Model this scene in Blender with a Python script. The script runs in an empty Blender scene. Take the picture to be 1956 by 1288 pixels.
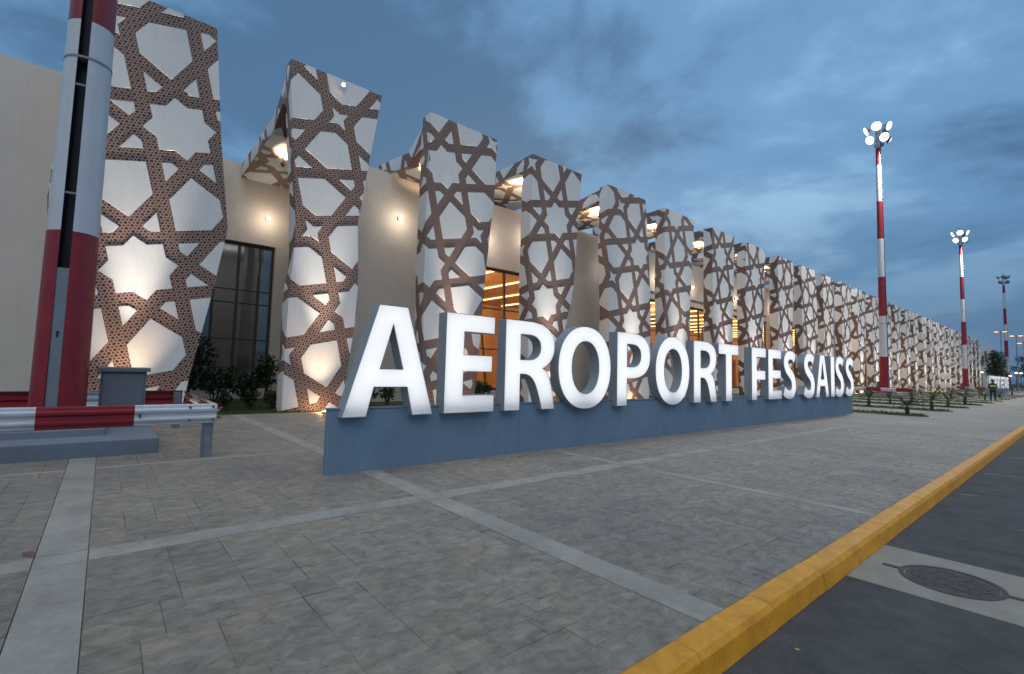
import bpy, math, random
from mathutils import Vector, Matrix
from mathutils.geometry import tessellate_polygon
rnd = random.Random(7)
R = math.radians
scn = bpy.context.scene
col = scn.collection

# ------------------------------------------------------------------ camera
cam = bpy.data.cameras.new('camera')
cam.sensor_fit = 'HORIZONTAL'; cam.sensor_width = 36.0
cam.lens = 922.0 / 1956.0 * 36.0
cam.clip_start = 0.05; cam.clip_end = 4000
camo = bpy.data.objects.new('camera', cam); col.objects.link(camo)
rot = Matrix(((0.64444273, 0.03645086, 0.76378328),
              (0.76420881, -0.06472807, -0.64171268),
              (0.02604723, 0.99723699, -0.06956961)))
camo.matrix_world = Matrix.Translation((0, 0, 1.5)) @ rot.to_4x4()
scn.camera = camo

# ------------------------------------------------------------------ world
world = bpy.data.worlds.new('World'); scn.world = world
world.use_nodes = True
wn = world.node_tree.nodes; wl = world.node_tree.links
wn.clear()
SUN_EL, SUN_ROT = R(9.0), R(-48.0)          # low sun behind the camera, south-east of the terminal
def N(t, **k):
    n = wn.new(t)
    for a, b in k.items(): setattr(n, a, b)
    return n
sky = N('ShaderNodeTexSky', sky_type='NISHITA', sun_disc=False, sun_elevation=SUN_EL, sun_rotation=SUN_ROT,
        air_density=1.3, dust_density=1.2, ozone_density=3.0)
tc = N('ShaderNodeTexCoord')
sep = N('ShaderNodeSeparateXYZ'); wl.new(tc.outputs['Generated'], sep.inputs[0])
def wm(op, a, b=None, c=None):
    n = N('ShaderNodeMath', operation=op)
    for i, v in enumerate((a, b, c)):
        if v is None: continue
        if isinstance(v, (int, float)): n.inputs[i].default_value = v
        else: wl.new(v, n.inputs[i])
    return n.outputs[0]
zz = wm('ADD', wm('MAXIMUM', sep.outputs[2], 0.0), 0.16)
cx_ = wm('DIVIDE', sep.outputs[0], zz); cy_ = wm('DIVIDE', sep.outputs[1], zz)
cb = N('ShaderNodeCombineXYZ'); wl.new(cx_, cb.inputs[0]); wl.new(cy_, cb.inputs[1])
def wnoise(scale, detail, rough, off, dist=0.0):
    m = N('ShaderNodeMapping'); m.inputs['Location'].default_value = off
    wl.new(cb.outputs[0], m.inputs[0])
    n = N('ShaderNodeTexNoise'); n.inputs['Scale'].default_value = scale; n.inputs['Detail'].default_value = detail
    n.inputs['Roughness'].default_value = rough; n.inputs['Distortion'].default_value = dist
    wl.new(m.outputs[0], n.inputs['Vector']); return n.outputs['Fac']
n1 = wnoise(0.62, 10, 0.55, (3.1, 1.7, 0.0), 0.35)
n2 = wnoise(1.9, 9, 0.6, (8.3, 4.4, 2.0), 0.3)
mixn = wm('ADD', wm('MULTIPLY', n1, 0.80), wm('MULTIPLY', n2, 0.20))
ramp = N('ShaderNodeValToRGB')
ramp.color_ramp.interpolation = 'EASE'
e = ramp.color_ramp.elements
e[0].position = 0.42; e[0].color = (0.072, 0.158, 0.290, 1)
e[1].position = 0.61; e[1].color = (0.345, 0.585, 0.83, 1)
k = e.new(0.51); k.color = (0.150, 0.322, 0.545, 1)
wl.new(mixn, ramp.inputs[0])
# deeper grey-blue toward the horizon (thicker cloud layer)
hz = N('ShaderNodeMapRange', interpolation_type='SMOOTHSTEP'); wl.new(sep.outputs[2], hz.inputs[0])
hz.inputs[1].default_value = 0.0; hz.inputs[2].default_value = 0.46; hz.inputs[3].default_value = 0.93; hz.inputs[4].default_value = 0.0
mh = N('ShaderNodeMix', data_type='RGBA'); wl.new(hz.outputs[0], mh.inputs[0])
wl.new(ramp.outputs[0], mh.inputs[6]); mh.inputs[7].default_value = (0.050, 0.138, 0.290, 1)
# clear sky glowing faintly behind the cloud layer
bgc = N('ShaderNodeBackground'); wl.new(mh.outputs[2], bgc.inputs[0]); bgc.inputs[1].default_value = 1.0
bgs = N('ShaderNodeBackground'); wl.new(sky.outputs[0], bgs.inputs[0]); bgs.inputs[1].default_value = 0.012
add = N('ShaderNodeAddShader'); wl.new(bgc.outputs[0], add.inputs[0]); wl.new(bgs.outputs[0], add.inputs[1])
wo = N('ShaderNodeOutputWorld'); wl.new(add.outputs[0], wo.inputs[0])

# ------------------------------------------------------------------ sun (dusk afterglow, very soft)
sd = bpy.data.lights.new('sun', 'SUN'); sd.energy = 0.98; sd.angle = R(60); sd.color = (1.0, 0.90, 0.79)
so = bpy.data.objects.new('sun', sd); col.objects.link(so)
sdir = Vector((0.48, -0.34, 0.80)).normalized()
so.rotation_euler = sdir.to_track_quat('Z', 'Y').to_euler()

vs = scn.view_settings
vs.view_transform = 'Standard'; vs.look = 'None'; vs.exposure = 0.0; vs.gamma = 1.0; vs.use_curve_mapping = False
scn.cycles.use_denoising = True
scn.cycles.max_bounces = 6; scn.cycles.diffuse_bounces = 3; scn.cycles.glossy_bounces = 3
scn.cycles.transparent_max_bounces = 12
scn.cycles.sample_clamp_indirect = 4.0

# ------------------------------------------------------------------ helpers
def tag(o, label=None, cat=None, group=None, kind=None):
    if label: o['label'] = label
    if cat: o['category'] = cat
    if group: o['group'] = group
    if kind: o['kind'] = kind
    return o
def empty(name, loc=(0, 0, 0), label=None, cat=None, group=None):
    o = bpy.data.objects.new(name, None); col.objects.link(o); o.location = loc
    o.empty_display_size = 0.2
    return tag(o, label, cat, group)
def link(name, me, parent=None, loc=None):
    o = bpy.data.objects.new(name, me); col.objects.link(o)
    if parent: o.parent = parent
    if loc is not None: o.location = loc
    return o
def copy_tree(o, parent=None):
    c = o.copy(); col.objects.link(c)
    if parent: c.parent = parent
    for ch in list(o.children): copy_tree(ch, c)
    return c
class MB:
    def __init__(s): s.v = []; s.f = []; s.m = []
    def add(s, vs, fs, mi=0):
        b = len(s.v); s.v += [tuple(v) for v in vs]
        for f in fs: s.f.append([i + b for i in f]); s.m.append(mi)
    def box(s, a, b, mi=0):
        x0, y0, z0 = a; x1, y1, z1 = b
        s.add([(x0,y0,z0),(x1,y0,z0),(x1,y1,z0),(x0,y1,z0),(x0,y0,z1),(x1,y0,z1),(x1,y1,z1),(x0,y1,z1)],
              [(0,3,2,1),(4,5,6,7),(0,1,5,4),(1,2,6,5),(2,3,7,6),(3,0,4,7)], mi)
    def cbox(s, a, b, c=0.02, mi=0):            # box with chamfered top and vertical edges
        x0, y0, z0 = a; x1, y1, z1 = b
        def ring(x0, x1, y0, y1, z, c): return [(x0+c,y0,z),(x1-c,y0,z),(x1,y0+c,z),(x1,y1-c,z),(x1-c,y1,z),(x0+c,y1,z),(x0,y1-c,z),(x0,y0+c,z)]
        r0 = ring(x0,x1,y0,y1,z0,c); r1 = ring(x0,x1,y0,y1,z1-c,c); r2 = ring(x0+c,x1-c,y0+c,y1-c,z1,c*0.6)
        fs = [list(range(7,-1,-1))]
        for o in (0, 8):
            for i in range(8):
                j = (i+1) % 8; fs.append((o+i, o+j, o+8+j, o+8+i))
        fs.append(list(range(16, 24)))
        s.add(r0+r1+r2, fs, mi)
    def tube(s, pts, rads, n=8, mi=0, cap=True):
        pts = [Vector(p) for p in pts]; rings = []
        for i, p in enumerate(pts):
            d = (pts[min(i+1, len(pts)-1)] - pts[max(i-1, 0)]).normalized()
            u = d.orthogonal().normalized() if abs(d.z) < 0.99 else Vector((1,0,0))
            w = d.cross(u).normalized()
            u = w.cross(d)
            r = rads[i] if isinstance(rads, (list, tuple)) else rads
            rings.append([p + u*math.cos(2*math.pi*k/n)*r + w*math.sin(2*math.pi*k/n)*r for k in range(n)])
        vs = [v for r in rings for v in r]; fs = []
        for i in range(len(pts)-1):
            for k in range(n):
                a = i*n+k; b = i*n+(k+1) % n; fs.append((a, b, b+n, a+n))
        if cap: fs.append(list(range(n-1, -1, -1))); fs.append([len(vs)-n+k for k in range(n)])
        s.add(vs, fs, mi)
    def ball(s, c, r, n=10, m=6, mi=0):
        rx, ry, rz = r if isinstance(r, (tuple, list)) else (r, r, r)
        vs = []; fs = []
        for i in range(m+1):
            t = math.pi*i/m
            for k in range(n):
                a = 2*math.pi*k/n
                vs.append((c[0]+rx*math.sin(t)*math.cos(a), c[1]+ry*math.sin(t)*math.sin(a), c[2]+rz*math.cos(t)))
        for i in range(m):
            for k in range(n):
                a = i*n+k; b = i*n+(k+1) % n; fs.append((a, a+n, b+n, b))
        s.add(vs, fs, mi)
    def mesh(s, name, mats, smooth=False):
        me = bpy.data.meshes.new(name); me.from_pydata(s.v, [], s.f)
        for m in (mats if isinstance(mats, (list, tuple)) else [mats]): me.materials.append(m)
        for p, i in zip(me.polygons, s.m):
            p.material_index = i; p.use_smooth = smooth
        me.validate(); me.update(); return me
    def build(s, name, mats, parent=None, loc=None, smooth=False):
        return link(name, s.mesh(name, mats, smooth), parent, loc)

# ------------------------------------------------------------------ materials
def newmat(name):
    m = bpy.data.materials.new(name); m.use_nodes = True
    nt = m.node_tree; b = nt.nodes['Principled BSDF']
    return m, nt, b
def mnode(nt, t, **k):
    n = nt.nodes.new(t)
    for a, b in k.items(): setattr(n, a, b)
    return n
def mmath(nt, op, a, b=None, c=None):
    n = nt.nodes.new('ShaderNodeMath'); n.operation = op
    for i, v in enumerate((a, b, c)):
        if v is None: continue
        if isinstance(v, (int, float)): n.inputs[i].default_value = v
        else: nt.links.new(v, n.inputs[i])
    return n.outputs[0]
def noise(nt, vec, scale, detail=6, rough=0.6):
    n = mnode(nt, 'ShaderNodeTexNoise'); n.inputs['Scale'].default_value = scale
    n.inputs['Detail'].default_value = detail; n.inputs['Roughness'].default_value = rough
    nt.links.new(vec, n.inputs['Vector']); return n.outputs['Fac']
def mixcol(nt, fac, a, b, mode='MIX'):
    n = mnode(nt, 'ShaderNodeMix', data_type='RGBA', blend_type=mode)
    for sock, v in ((0, fac), (6, a), (7, b)):
        if isinstance(v, (int, float)): n.inputs[sock].default_value = v
        elif isinstance(v, tuple): n.inputs[sock].default_value = (*v, 1) if len(v) == 3 else v
        else: nt.links.new(v, n.inputs[sock])
    return n.outputs[2]
def surf(name, colr, rough=0.6, var=0.12, scale=3.0, bump=0.0, bscale=60.0, metal=0.0, spec=0.5, second=None, dist=0.004, streak=0.0):
    m, nt, b = newmat(name)
    pos = mnode(nt, 'ShaderNodeNewGeometry').outputs['Position']
    f = noise(nt, pos, scale, 8, 0.65)
    f2 = noise(nt, pos, scale*9, 4, 0.6)
    f = mmath(nt, 'ADD', mmath(nt, 'MULTIPLY', f, 0.7), mmath(nt, 'MULTIPLY', f2, 0.3))
    mr = mnode(nt, 'ShaderNodeMapRange'); nt.links.new(f, mr.inputs[0])
    mr.inputs[1].default_value = 0.3; mr.inputs[2].default_value = 0.7
    dark = tuple(c*(1-var) for c in colr); lite = tuple(min(1, c*(1+var)) for c in colr) if second is None else second
    c = mixcol(nt, mr.outputs[0], dark, lite)
    if streak:                                   # rain streaks and grime, part of the surface itself
        mp = mnode(nt, 'ShaderNodeMapping'); mp.inputs['Scale'].default_value = (4.5, 4.5, 0.32); nt.links.new(pos, mp.inputs[0])
        sk = noise(nt, mp.outputs[0], 1.6, 7, 0.7)
        q = mnode(nt, 'ShaderNodeMapRange'); nt.links.new(sk, q.inputs[0]); q.inputs[1].default_value = 0.48; q.inputs[2].default_value = 0.74
        bl = noise(nt, pos, 0.8, 6, 0.7)
        q2 = mnode(nt, 'ShaderNodeMapRange'); nt.links.new(bl, q2.inputs[0]); q2.inputs[1].default_value = 0.40; q2.inputs[2].default_value = 0.65
        c = mixcol(nt, mmath(nt, 'MULTIPLY', mmath(nt, 'MULTIPLY', q.outputs[0], q2.outputs[0]), streak), c, tuple(v*0.52+0.02 for v in colr))
    nt.links.new(c, b.inputs['Base Color'])
    b.inputs['Roughness'].default_value = rough; b.inputs['Metallic'].default_value = metal
    b.inputs['Specular IOR Level'].default_value = spec
    if bump:
        fb = noise(nt, pos, bscale, 6, 0.65)
        bp = mnode(nt, 'ShaderNodeBump'); bp.inputs['Strength'].default_value = bump; bp.inputs['Distance'].default_value = dist
        nt.links.new(fb, bp.inputs['Height']); nt.links.new(bp.outputs[0], b.inputs['Normal'])
    return m
def emit(name, colr, strength):
    m, nt, b = newmat(name)
    b.inputs['Base Color'].default_value = (*colr, 1)
    b.inputs['Emission Color'].default_value = (*colr, 1); b.inputs['Emission Strength'].default_value = strength
    return m

M = {}
M['plaster_white'] = surf('white_plaster', (0.76, 0.755, 0.74), 0.5, 0.05, 1.2, 0.5, 7.0, dist=0.012, streak=0.25)
M['wall_cream'] = surf('cream_render', (0.665, 0.61, 0.55), 0.75, 0.08, 0.35, 0.25, 40.0, streak=0.3)
M['sign_blue'] = surf('blue_grey_paint', (0.180, 0.258, 0.345), 0.5, 0.14, 1.1, 0.25, 26.0, streak=0.55)
M['casing'] = surf('grey_casing_paint', (0.32, 0.35, 0.38), 0.42, 0.08, 1.5, streak=0.3)
M['red'] = surf('red_paint', (0.27, 0.018, 0.028), 0.38, 0.2, 2.2, 0.15, 30, streak=0.5)
M['white_paint'] = surf('white_paint', (0.62, 0.64, 0.66), 0.36, 0.07, 2.0, 0.15, 30, streak=0.5)
M['mast_grey'] = surf('grey_steel_plate', (0.20, 0.235, 0.27), 0.4, 0.07, 2.0)
M['black'] = surf('dark_slot', (0.012, 0.013, 0.018), 0.6, 0.2, 2.0)
M['galv'] = surf('galvanised_steel', (0.30, 0.33, 0.36), 0.42, 0.18, 9.0, metal=0.55)
M['cabinet'] = surf('grey_cabinet_paint', (0.155, 0.175, 0.19), 0.45, 0.08, 1.4, streak=0.5)
M['plinth'] = surf('grey_painted_concrete', (0.20, 0.235, 0.275), 0.7, 0.16, 1.8, 0.3, 40.0, streak=0.5)
M['dark_frame'] = surf('dark_bronze_frame', (0.055, 0.052, 0.05), 0.4, 0.1, 3.0)
M['rust'] = surf('rusty_edge', (0.45, 0.16, 0.06), 0.7, 0.3, 12.0)
M['yellow'] = surf('yellow_kerb_paint', (0.80, 0.30, 0.007), 0.55, 0.3, 5.5, 0.9, 40.0, second=(0.97, 0.42, 0.018))
M['band'] = surf('pale_concrete', (0.36, 0.325, 0.275), 0.75, 0.32, 1.9, 0.4, 70.0)
M['asphalt'] = surf('asphalt', (0.086, 0.080, 0.077), 0.85, 0.45, 4.0, 1.0, 120.0, dist=0.006)
M['apron_concrete'] = surf('worn_concrete', (0.32, 0.28, 0.225), 0.8, 0.2, 3.2, 0.5, 80.0)
M['scuff'] = surf('pale_scuff', (0.20, 0.185, 0.165), 0.85, 0.3, 14.0)
M['stain'] = surf('red_stain', (0.20, 0.085, 0.075), 0.8, 0.3, 14.0)
M['iron'] = surf('rusty_cast_iron', (0.030, 0.022, 0.020), 0.6, 0.4, 9.0, 1.0, 60.0, second=(0.080, 0.056, 0.050))
M['grass'] = surf('lawn', (0.050, 0.082, 0.020), 0.9, 0.4, 5.0, 1.0, 130.0)
M['leaf'] = surf('shrub_leaf', (0.030, 0.052, 0.018), 0.6, 0.45, 6.0)
M['leaf2'] = surf('palm_leaf', (0.075, 0.105, 0.036), 0.55, 0.35, 6.0)
M['petal'] = surf('pale_petal', (0.55, 0.42, 0.42), 0.6, 0.2, 8.0)
M['bark'] = surf('bark', (0.07, 0.05, 0.035), 0.9, 0.3, 9.0, 0.6, 40.0)
M['soil'] = surf('ground_soil', (0.07, 0.066, 0.055), 0.9, 0.3, 0.3)
M['roof'] = surf('roof_membrane', (0.35, 0.34, 0.32), 0.8, 0.1, 0.6)
M['room'] = surf('timber_panel', (0.48, 0.27, 0.10), 0.6, 0.22, 1.3)
M['room_floor'] = surf('room_floor', (0.30, 0.22, 0.15), 0.3, 0.1, 1.0)
M['orange_panel'] = surf('orange_panel', (0.50, 0.10, 0.02), 0.5, 0.1, 2.0)
M['casing_inside'] = surf('white_casing_inside', (0.9, 0.9, 0.9), 0.7, 0.02, 3.0)
M['led_board'] = emit('led_board', (0.98, 0.98, 1.0), 1.20)
def acrylic():
    m = bpy.data.materials.new('translucent_acrylic'); m.use_nodes = True; nt = m.node_tree; nt.nodes.clear()
    a = mnode(nt, 'ShaderNodeBsdfTranslucent'); a.inputs[0].default_value = (0.9,0.9,0.9,1)
    d = mnode(nt, 'ShaderNodeBsdfDiffuse'); d.inputs[0].default_value = (0.85,0.85,0.85,1)
    mx = mnode(nt, 'ShaderNodeMixShader'); mx.inputs[0].default_value = 0.4
    nt.links.new(a.outputs[0], mx.inputs[1]); nt.links.new(d.outputs[0], mx.inputs[2])
    o = mnode(nt, 'ShaderNodeOutputMaterial'); nt.links.new(mx.outputs[0], o.inputs[0]); return m
M['letter_face'] = acrylic()
M['strip_warm'] = emit('warm_light_strip', (1.0, 0.66, 0.28), 4.0)
M['lamp_warm'] = emit('warm_lamp', (1.0, 0.80, 0.52), 14.0)
M['flood'] = emit('flood_lens', (1.0, 0.93, 0.80), 2.6)
M['sodium'] = emit('sodium_lamp', (1.0, 0.42, 0.07), 2.6)
M['small_lamp'] = emit('small_lamp', (1.0, 0.80, 0.35), 6.0)

# lattice print: pale brown ground with dark brown rosettes on a hexagonal grid
def lattice_mat():
    m, nt, b = newmat('rosette_print')
    g = mnode(nt, 'ShaderNodeNewGeometry')
    p = mnode(nt, 'ShaderNodeSeparateXYZ'); nt.links.new(g.outputs['Position'], p.inputs[0])
    nn = mnode(nt, 'ShaderNodeSeparateXYZ'); nt.links.new(g.outputs['True Normal'], nn.inputs[0])
    ax = mmath(nt, 'ABSOLUTE', nn.outputs[0]); ay = mmath(nt, 'ABSOLUTE', nn.outputs[1])
    isx = mmath(nt, 'GREATER_THAN', ax, 0.6); isy = mmath(nt, 'GREATER_THAN', ay, 0.6)
    def sel(f, a, c): return mmath(nt, 'ADD', mmath(nt, 'MULTIPLY', f, a), mmath(nt, 'MULTIPLY', mmath(nt, 'SUBTRACT', 1.0, f), c))
    u = sel(isx, p.outputs[1], p.outputs[0])
    v = sel(mmath(nt, 'MAXIMUM', isx, isy), p.outputs[2], p.outputs[1])
    per = 0.155; kk = 2*math.pi/(per*0.866)
    tot = None
    for a in (0.2, 0.2+2*math.pi/3, 0.2+4*math.pi/3):
        t = mmath(nt, 'COSINE', mmath(nt, 'MULTIPLY', mmath(nt, 'ADD', mmath(nt, 'MULTIPLY', u, math.cos(a)), mmath(nt, 'MULTIPLY', v, math.sin(a))), kk))
        tot = t if tot is None else mmath(nt, 'ADD', tot, t)
    big = mnode(nt, 'ShaderNodeMapRange'); nt.links.new(tot, big.inputs[0])
    big.inputs[1].default_value = 0.75; big.inputs[2].default_value = 1.15
    sm = mnode(nt, 'ShaderNodeMapRange'); nt.links.new(tot, sm.inputs[0])
    sm.inputs[1].default_value = -0.92; sm.inputs[2].default_value = -1.14
    f = mmath(nt, 'MAXIMUM', big.outputs[0], sm.outputs[0])
    c = mixcol(nt, f, (0.37, 0.255, 0.205), (0.066, 0.022, 0.020))
    nt.links.new(c, b.inputs['Base Color']); b.inputs['Roughness'].default_value = 0.6
    return m
M['lattice'] = lattice_mat()
M['lattice_far'] = surf('rosette_print_far', (0.158, 0.100, 0.082), 0.6, 0.12, 2.0)

def slab_mat():
    m, nt, b = newmat('stamped_slate')
    g = mnode(nt, 'ShaderNodeNewGeometry'); pos = g.outputs['Position']
    oi = mnode(nt, 'ShaderNodeObjectInfo')
    r = mmath(nt, 'FRACT', mmath(nt, 'ADD', g.outputs['Random Per Island'], mmath(nt, 'MULTIPLY', oi.outputs['Random'], 1.0)))
    rp = mnode(nt, 'ShaderNodeValToRGB'); e = rp.color_ramp.elements
    e[0].color = (0.200, 0.170, 0.146, 1); e[1].color = (0.285, 0.238, 0.192, 1)
    k = e.new(0.45); k.color = (0.238, 0.206, 0.174, 1); k = e.new(0.75); k.color = (0.268, 0.222, 0.178, 1)
    nt.links.new(r, rp.inputs[0])
    def mrange(f, a, b, c=0.0, d=1.0):
        q = mnode(nt, 'ShaderNodeMapRange'); nt.links.new(f, q.inputs[0])
        for i, v in enumerate((a, b, c, d)): q.inputs[1+i].default_value = v
        return q.outputs[0]
    big = mrange(noise(nt, pos, 0.36, 6, 0.62), 0.34, 0.66)
    c = mixcol(nt, big, mixcol(nt, 0.5, rp.outputs[0], (0.166, 0.152, 0.144)), mixcol(nt, 0.45, rp.outputs[0], (0.345, 0.290, 0.215)))
    hue = mrange(noise(nt, pos, 2.6, 5, 0.6), 0.42, 0.66)
    c = mixcol(nt, mmath(nt, 'MULTIPLY', hue, 0.35), c, mixcol(nt, 1.0, c, (1.16, 1.02, 0.80), 'MULTIPLY'))
    mp = mnode(nt, 'ShaderNodeMapping'); mp.inputs['Scale'].default_value = (1.0, 0.62, 1.0); mp.inputs['Rotation'].default_value = (0, 0, 0.35); nt.links.new(pos, mp.inputs[0])
    tn = mnode(nt, 'ShaderNodeTexNoise'); tn.inputs['Scale'].default_value = 10.5; tn.inputs['Detail'].default_value = 11; tn.inputs['Roughness'].default_value = 0.72; tn.inputs['Distortion'].default_value = 0.7
    nt.links.new(mp.outputs[0], tn.inputs['Vector']); st = tn.outputs['Fac']
    c = mixcol(nt, 1.0, c, mrange(st, 0.32, 0.68, 0.78, 1.74), 'MULTIPLY')
    vo = mnode(nt, 'ShaderNodeTexVoronoi', feature='DISTANCE_TO_EDGE'); vo.inputs['Scale'].default_value = 5.5; nt.links.new(tn.outputs['Color'], vo.inputs['Vector'])
    chip = mrange(noise(nt, pos, 15.0, 4, 0.7), 0.60, 0.70)
    c = mixcol(nt, mmath(nt, 'MULTIPLY', chip, 0.45), c, mixcol(nt, 1.0, c, (0.5, 0.5, 0.52), 'MULTIPLY'))
    nt.links.new(c, b.inputs['Base Color'])
    b.inputs['Roughness'].default_value = 0.6
    h = mmath(nt, 'ADD', st, mmath(nt, 'MULTIPLY', noise(nt, pos, 34.0, 7, 0.72), 0.30))
    bp = mnode(nt, 'ShaderNodeBump'); bp.inputs['Strength'].default_value = 1.0; bp.inputs['Distance'].default_value = 0.032
    nt.links.new(h, bp.inputs['Height']); nt.links.new(bp.outputs[0], b.inputs['Normal'])
    return m
M['slab'] = slab_mat()
M['far_paving'] = M['slab']

def glass_mat(name, tint, refl):
    m = bpy.data.materials.new(name); m.use_nodes = True; nt = m.node_tree; nt.nodes.clear()
    tr = mnode(nt, 'ShaderNodeBsdfTransparent'); tr.inputs[0].default_value = (*tint, 1)
    gl = mnode(nt, 'ShaderNodeBsdfGlossy'); gl.inputs['Roughness'].default_value = 0.02; gl.inputs[0].default_value = (0.9, 0.95, 1, 1)
    fr = mnode(nt, 'ShaderNodeFresnel'); fr.inputs[0].default_value = refl
    bf = mnode(nt, 'ShaderNodeNewGeometry'); fac = mmath(nt, 'MULTIPLY', fr.outputs[0], mmath(nt, 'SUBTRACT', 1.0, bf.outputs['Backfacing']))
    mx = mnode(nt, 'ShaderNodeMixShader'); nt.links.new(fac, mx.inputs[0])
    nt.links.new(tr.outputs[0], mx.inputs[1]); nt.links.new(gl.outputs[0], mx.inputs[2])
    o = mnode(nt, 'ShaderNodeOutputMaterial'); nt.links.new(mx.outputs[0], o.inputs[0]); return m
M['glass'] = glass_mat('clear_glass', (0.95, 0.94, 0.92), 1.42)
M['glass_dark'] = glass_mat('reflective_glass', (0.70, 0.72, 0.74), 2.2)

def lamp(name, kind, loc, energy, colr, parent=None, size=0.1, target=None, spot=None, blend=0.5):
    d = bpy.data.lights.new(name, kind); d.energy = energy; d.color = colr
    if kind in ('POINT', 'SPOT'): d.shadow_soft_size = size
    if kind == 'SPOT': d.spot_size = spot; d.spot_blend = blend
    o = bpy.data.objects.new(name, d); col.objects.link(o); o.location = loc
    if target is not None:
        v = Vector(target) - Vector(loc); o.rotation_euler = v.to_track_quat('-Z', 'Y').to_euler()
    if parent: o.parent = parent
    return o

# ------------------------------------------------------------------ ground, road, paving
g = MB(); g.add([(-1500,-400,-0.4),(1500,-400,-0.4),(1500,2600,-0.4),(-1500,2600,-0.4)], [(0,1,2,3)])
tag(g.build('ground', M['soil']), kind='structure')
g = MB(); g.box((-1.37,-30,-0.39), (60,320,-0.14))
tag(g.build('road', M['asphalt']), kind='structure')
g = MB(); g.box((-17.3,-30,-0.39), (-1.56,320,-0.014))
pavement = g.build('pavement', M['slab']); tag(pavement, kind='structure')
g = MB(); g.box((-26.5,-30,-0.38), (-16.15,200,-0.004))
tag(g.build('lawn', M['grass']), kind='structure')

XS = [(-16.15,-13.05),(-12.9,-8.97),(-8.84,-5.15),(-4.87,-1.56)]
XB = [(-13.05,-12.9),(-8.97,-8.84),(-5.15,-4.87)]
YS = [(-7,-0.31),(0.0,2.89),(3.17,6.60),(6.77,10.40),(10.53,14.15),(14.28,17.9)]
YB = [(-0.31,0.0),(2.89,3.17),(6.60,6.77),(10.40,10.53),(14.15,14.28)]
for a, b in YB:                                  # cross bands kerb-wards, long bands butt between them
    for (x0, x1) in XS:
        m = MB(); m.box((x0+0.004,a+0.005,-0.03), (x1-0.004,b-0.005,0.001)); m.build('concrete_band', M['band'], pavement)
for a, b in XB:
    ys = [-7] + [y for p in YB for y in p] + [17.9]
    for i in range(len(ys)-1):
        m = MB(); m.box((a+0.005,ys[i]+(0.004 if i else 0),-0.03), (b-0.005,ys[i+1]-0.004,0.001)); m.build('concrete_band', M['band'], pavement)
# ashlar slabs packed in every field
U = 0.118
slabs = []
for (x0, x1) in XS:
    for (y0, y1) in YS:
        nx = max(1, round((x1-x0)/U)); ny = max(1, round((y1-y0)/U)); ux = (x1-x0)/nx; uy = (y1-y0)/ny
        occ = [[False]*ny for _ in range(nx)]
        for i in range(nx):
            for j in range(ny):
                if occ[i][j]: continue
                opts = [(2,3),(3,4),(2,2),(3,3),(2,4),(3,2),(4,3),(3,5)]
                rnd.shuffle(opts); opts += [(2,2),(1,3),(1,2),(2,1),(1,1)]
                for (a, b) in opts:
                    if i+a > nx or j+b > ny: continue
                    if any(occ[p][q] for p in range(i,i+a) for q in range(j,j+b)): continue
                    if (nx-i-a) == 1 or (ny-j-b) == 1:
                        if (a, b) in opts[:8] and rnd.random() < 0.6: continue
                    for p in range(i,i+a):
                        for q in range(j,j+b): occ[p][q] = True
                    slabs.append((x0+i*ux, x0+(i+a)*ux, y0+j*uy, y0+(j+b)*uy)); break
def slab_geo(m, s, org=(0,0,0)):
    gp = rnd.choice((0.0003,0.0006,0.0012,0.0022))
    x0, x1, y0, y1 = s[0]+gp-org[0], s[1]-gp-org[0], s[2]+gp-org[1], s[3]-gp-org[1]
    t = [rnd.uniform(-0.0024, 0.001) for _ in range(4)]; c = rnd.choice((0.0012,0.002,0.0035)); d = c*0.9
    m.add([(x0,y0,-0.013),(x1,y0,-0.013),(x1,y1,-0.013),(x0,y1,-0.013),
           (x0,y0,t[0]-d),(x1,y0,t[1]-d),(x1,y1,t[2]-d),(x0,y1,t[3]-d),
           (x0+c,y0+c,t[0]),(x1-c,y0+c,t[1]),(x1-c,y1-c,t[2]),(x0+c,y1-c,t[3])],
          [(0,1,5,4),(1,2,6,5),(2,3,7,6),(3,0,4,7),(4,5,9,8),(5,6,10,9),(6,7,11,10),(7,4,8,11),(8,9,10,11)])
fwd = Vector((-0.764, 0.642, 0.0)); rgt = Vector((0.642, 0.764, 0))
def inview(s):
    v = Vector(((s[0]+s[1])/2, (s[2]+s[3])/2, 0)); d = v.dot(fwd); l = v.dot(rgt)
    return d > 2.0 and abs(l) < 1.09*d
vis = sorted([s for s in slabs if inview(s)], key=lambda s: ((s[0]+s[1])**2 + (s[2]+s[3])**2) / ((s[1]-s[0])*(s[3]-s[2]))**0.5)
near = set(vis[:300-1])
rest = MB()
for s in slabs:
    if s in near:
        m = MB(); o = ((s[0]+s[1])/2, (s[2]+s[3])/2, 0); slab_geo(m, s, o); m.build('paving_slab', M['slab'], pavement, o)
    else: slab_geo(rest, s)
tag(rest.build('paving_slab', M['slab'], pavement), kind='stuff')
g = MB(); g.box((-16.15,17.93,-0.3), (-1.56,320,0.0)); g.build('concrete_field', M['far_paving'], pavement)
for (x, y, w, l) in [(-3.65,28.3,0.9,0.5),(-2.4,28.1,0.7,0.5),(-2.4,32.8,0.7,0.5),(-2.45,38.5,0.7,0.6),(-3.2,34.5,0.8,0.5),(-2.6,46,0.8,0.7)]:
    m = MB(); m.box((x-w/2,y-l/2,-0.02), (x+w/2,y+l/2,0.004)); m.build('pale_paver', M['band'], pavement)
for y in (21.6, 25.3, 29.0, 36.3):
    m = MB(); m.box((-4.87,y,-0.02), (-1.56,y+0.13,0.003)); m.build('concrete_band', M['band'], pavement)

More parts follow.
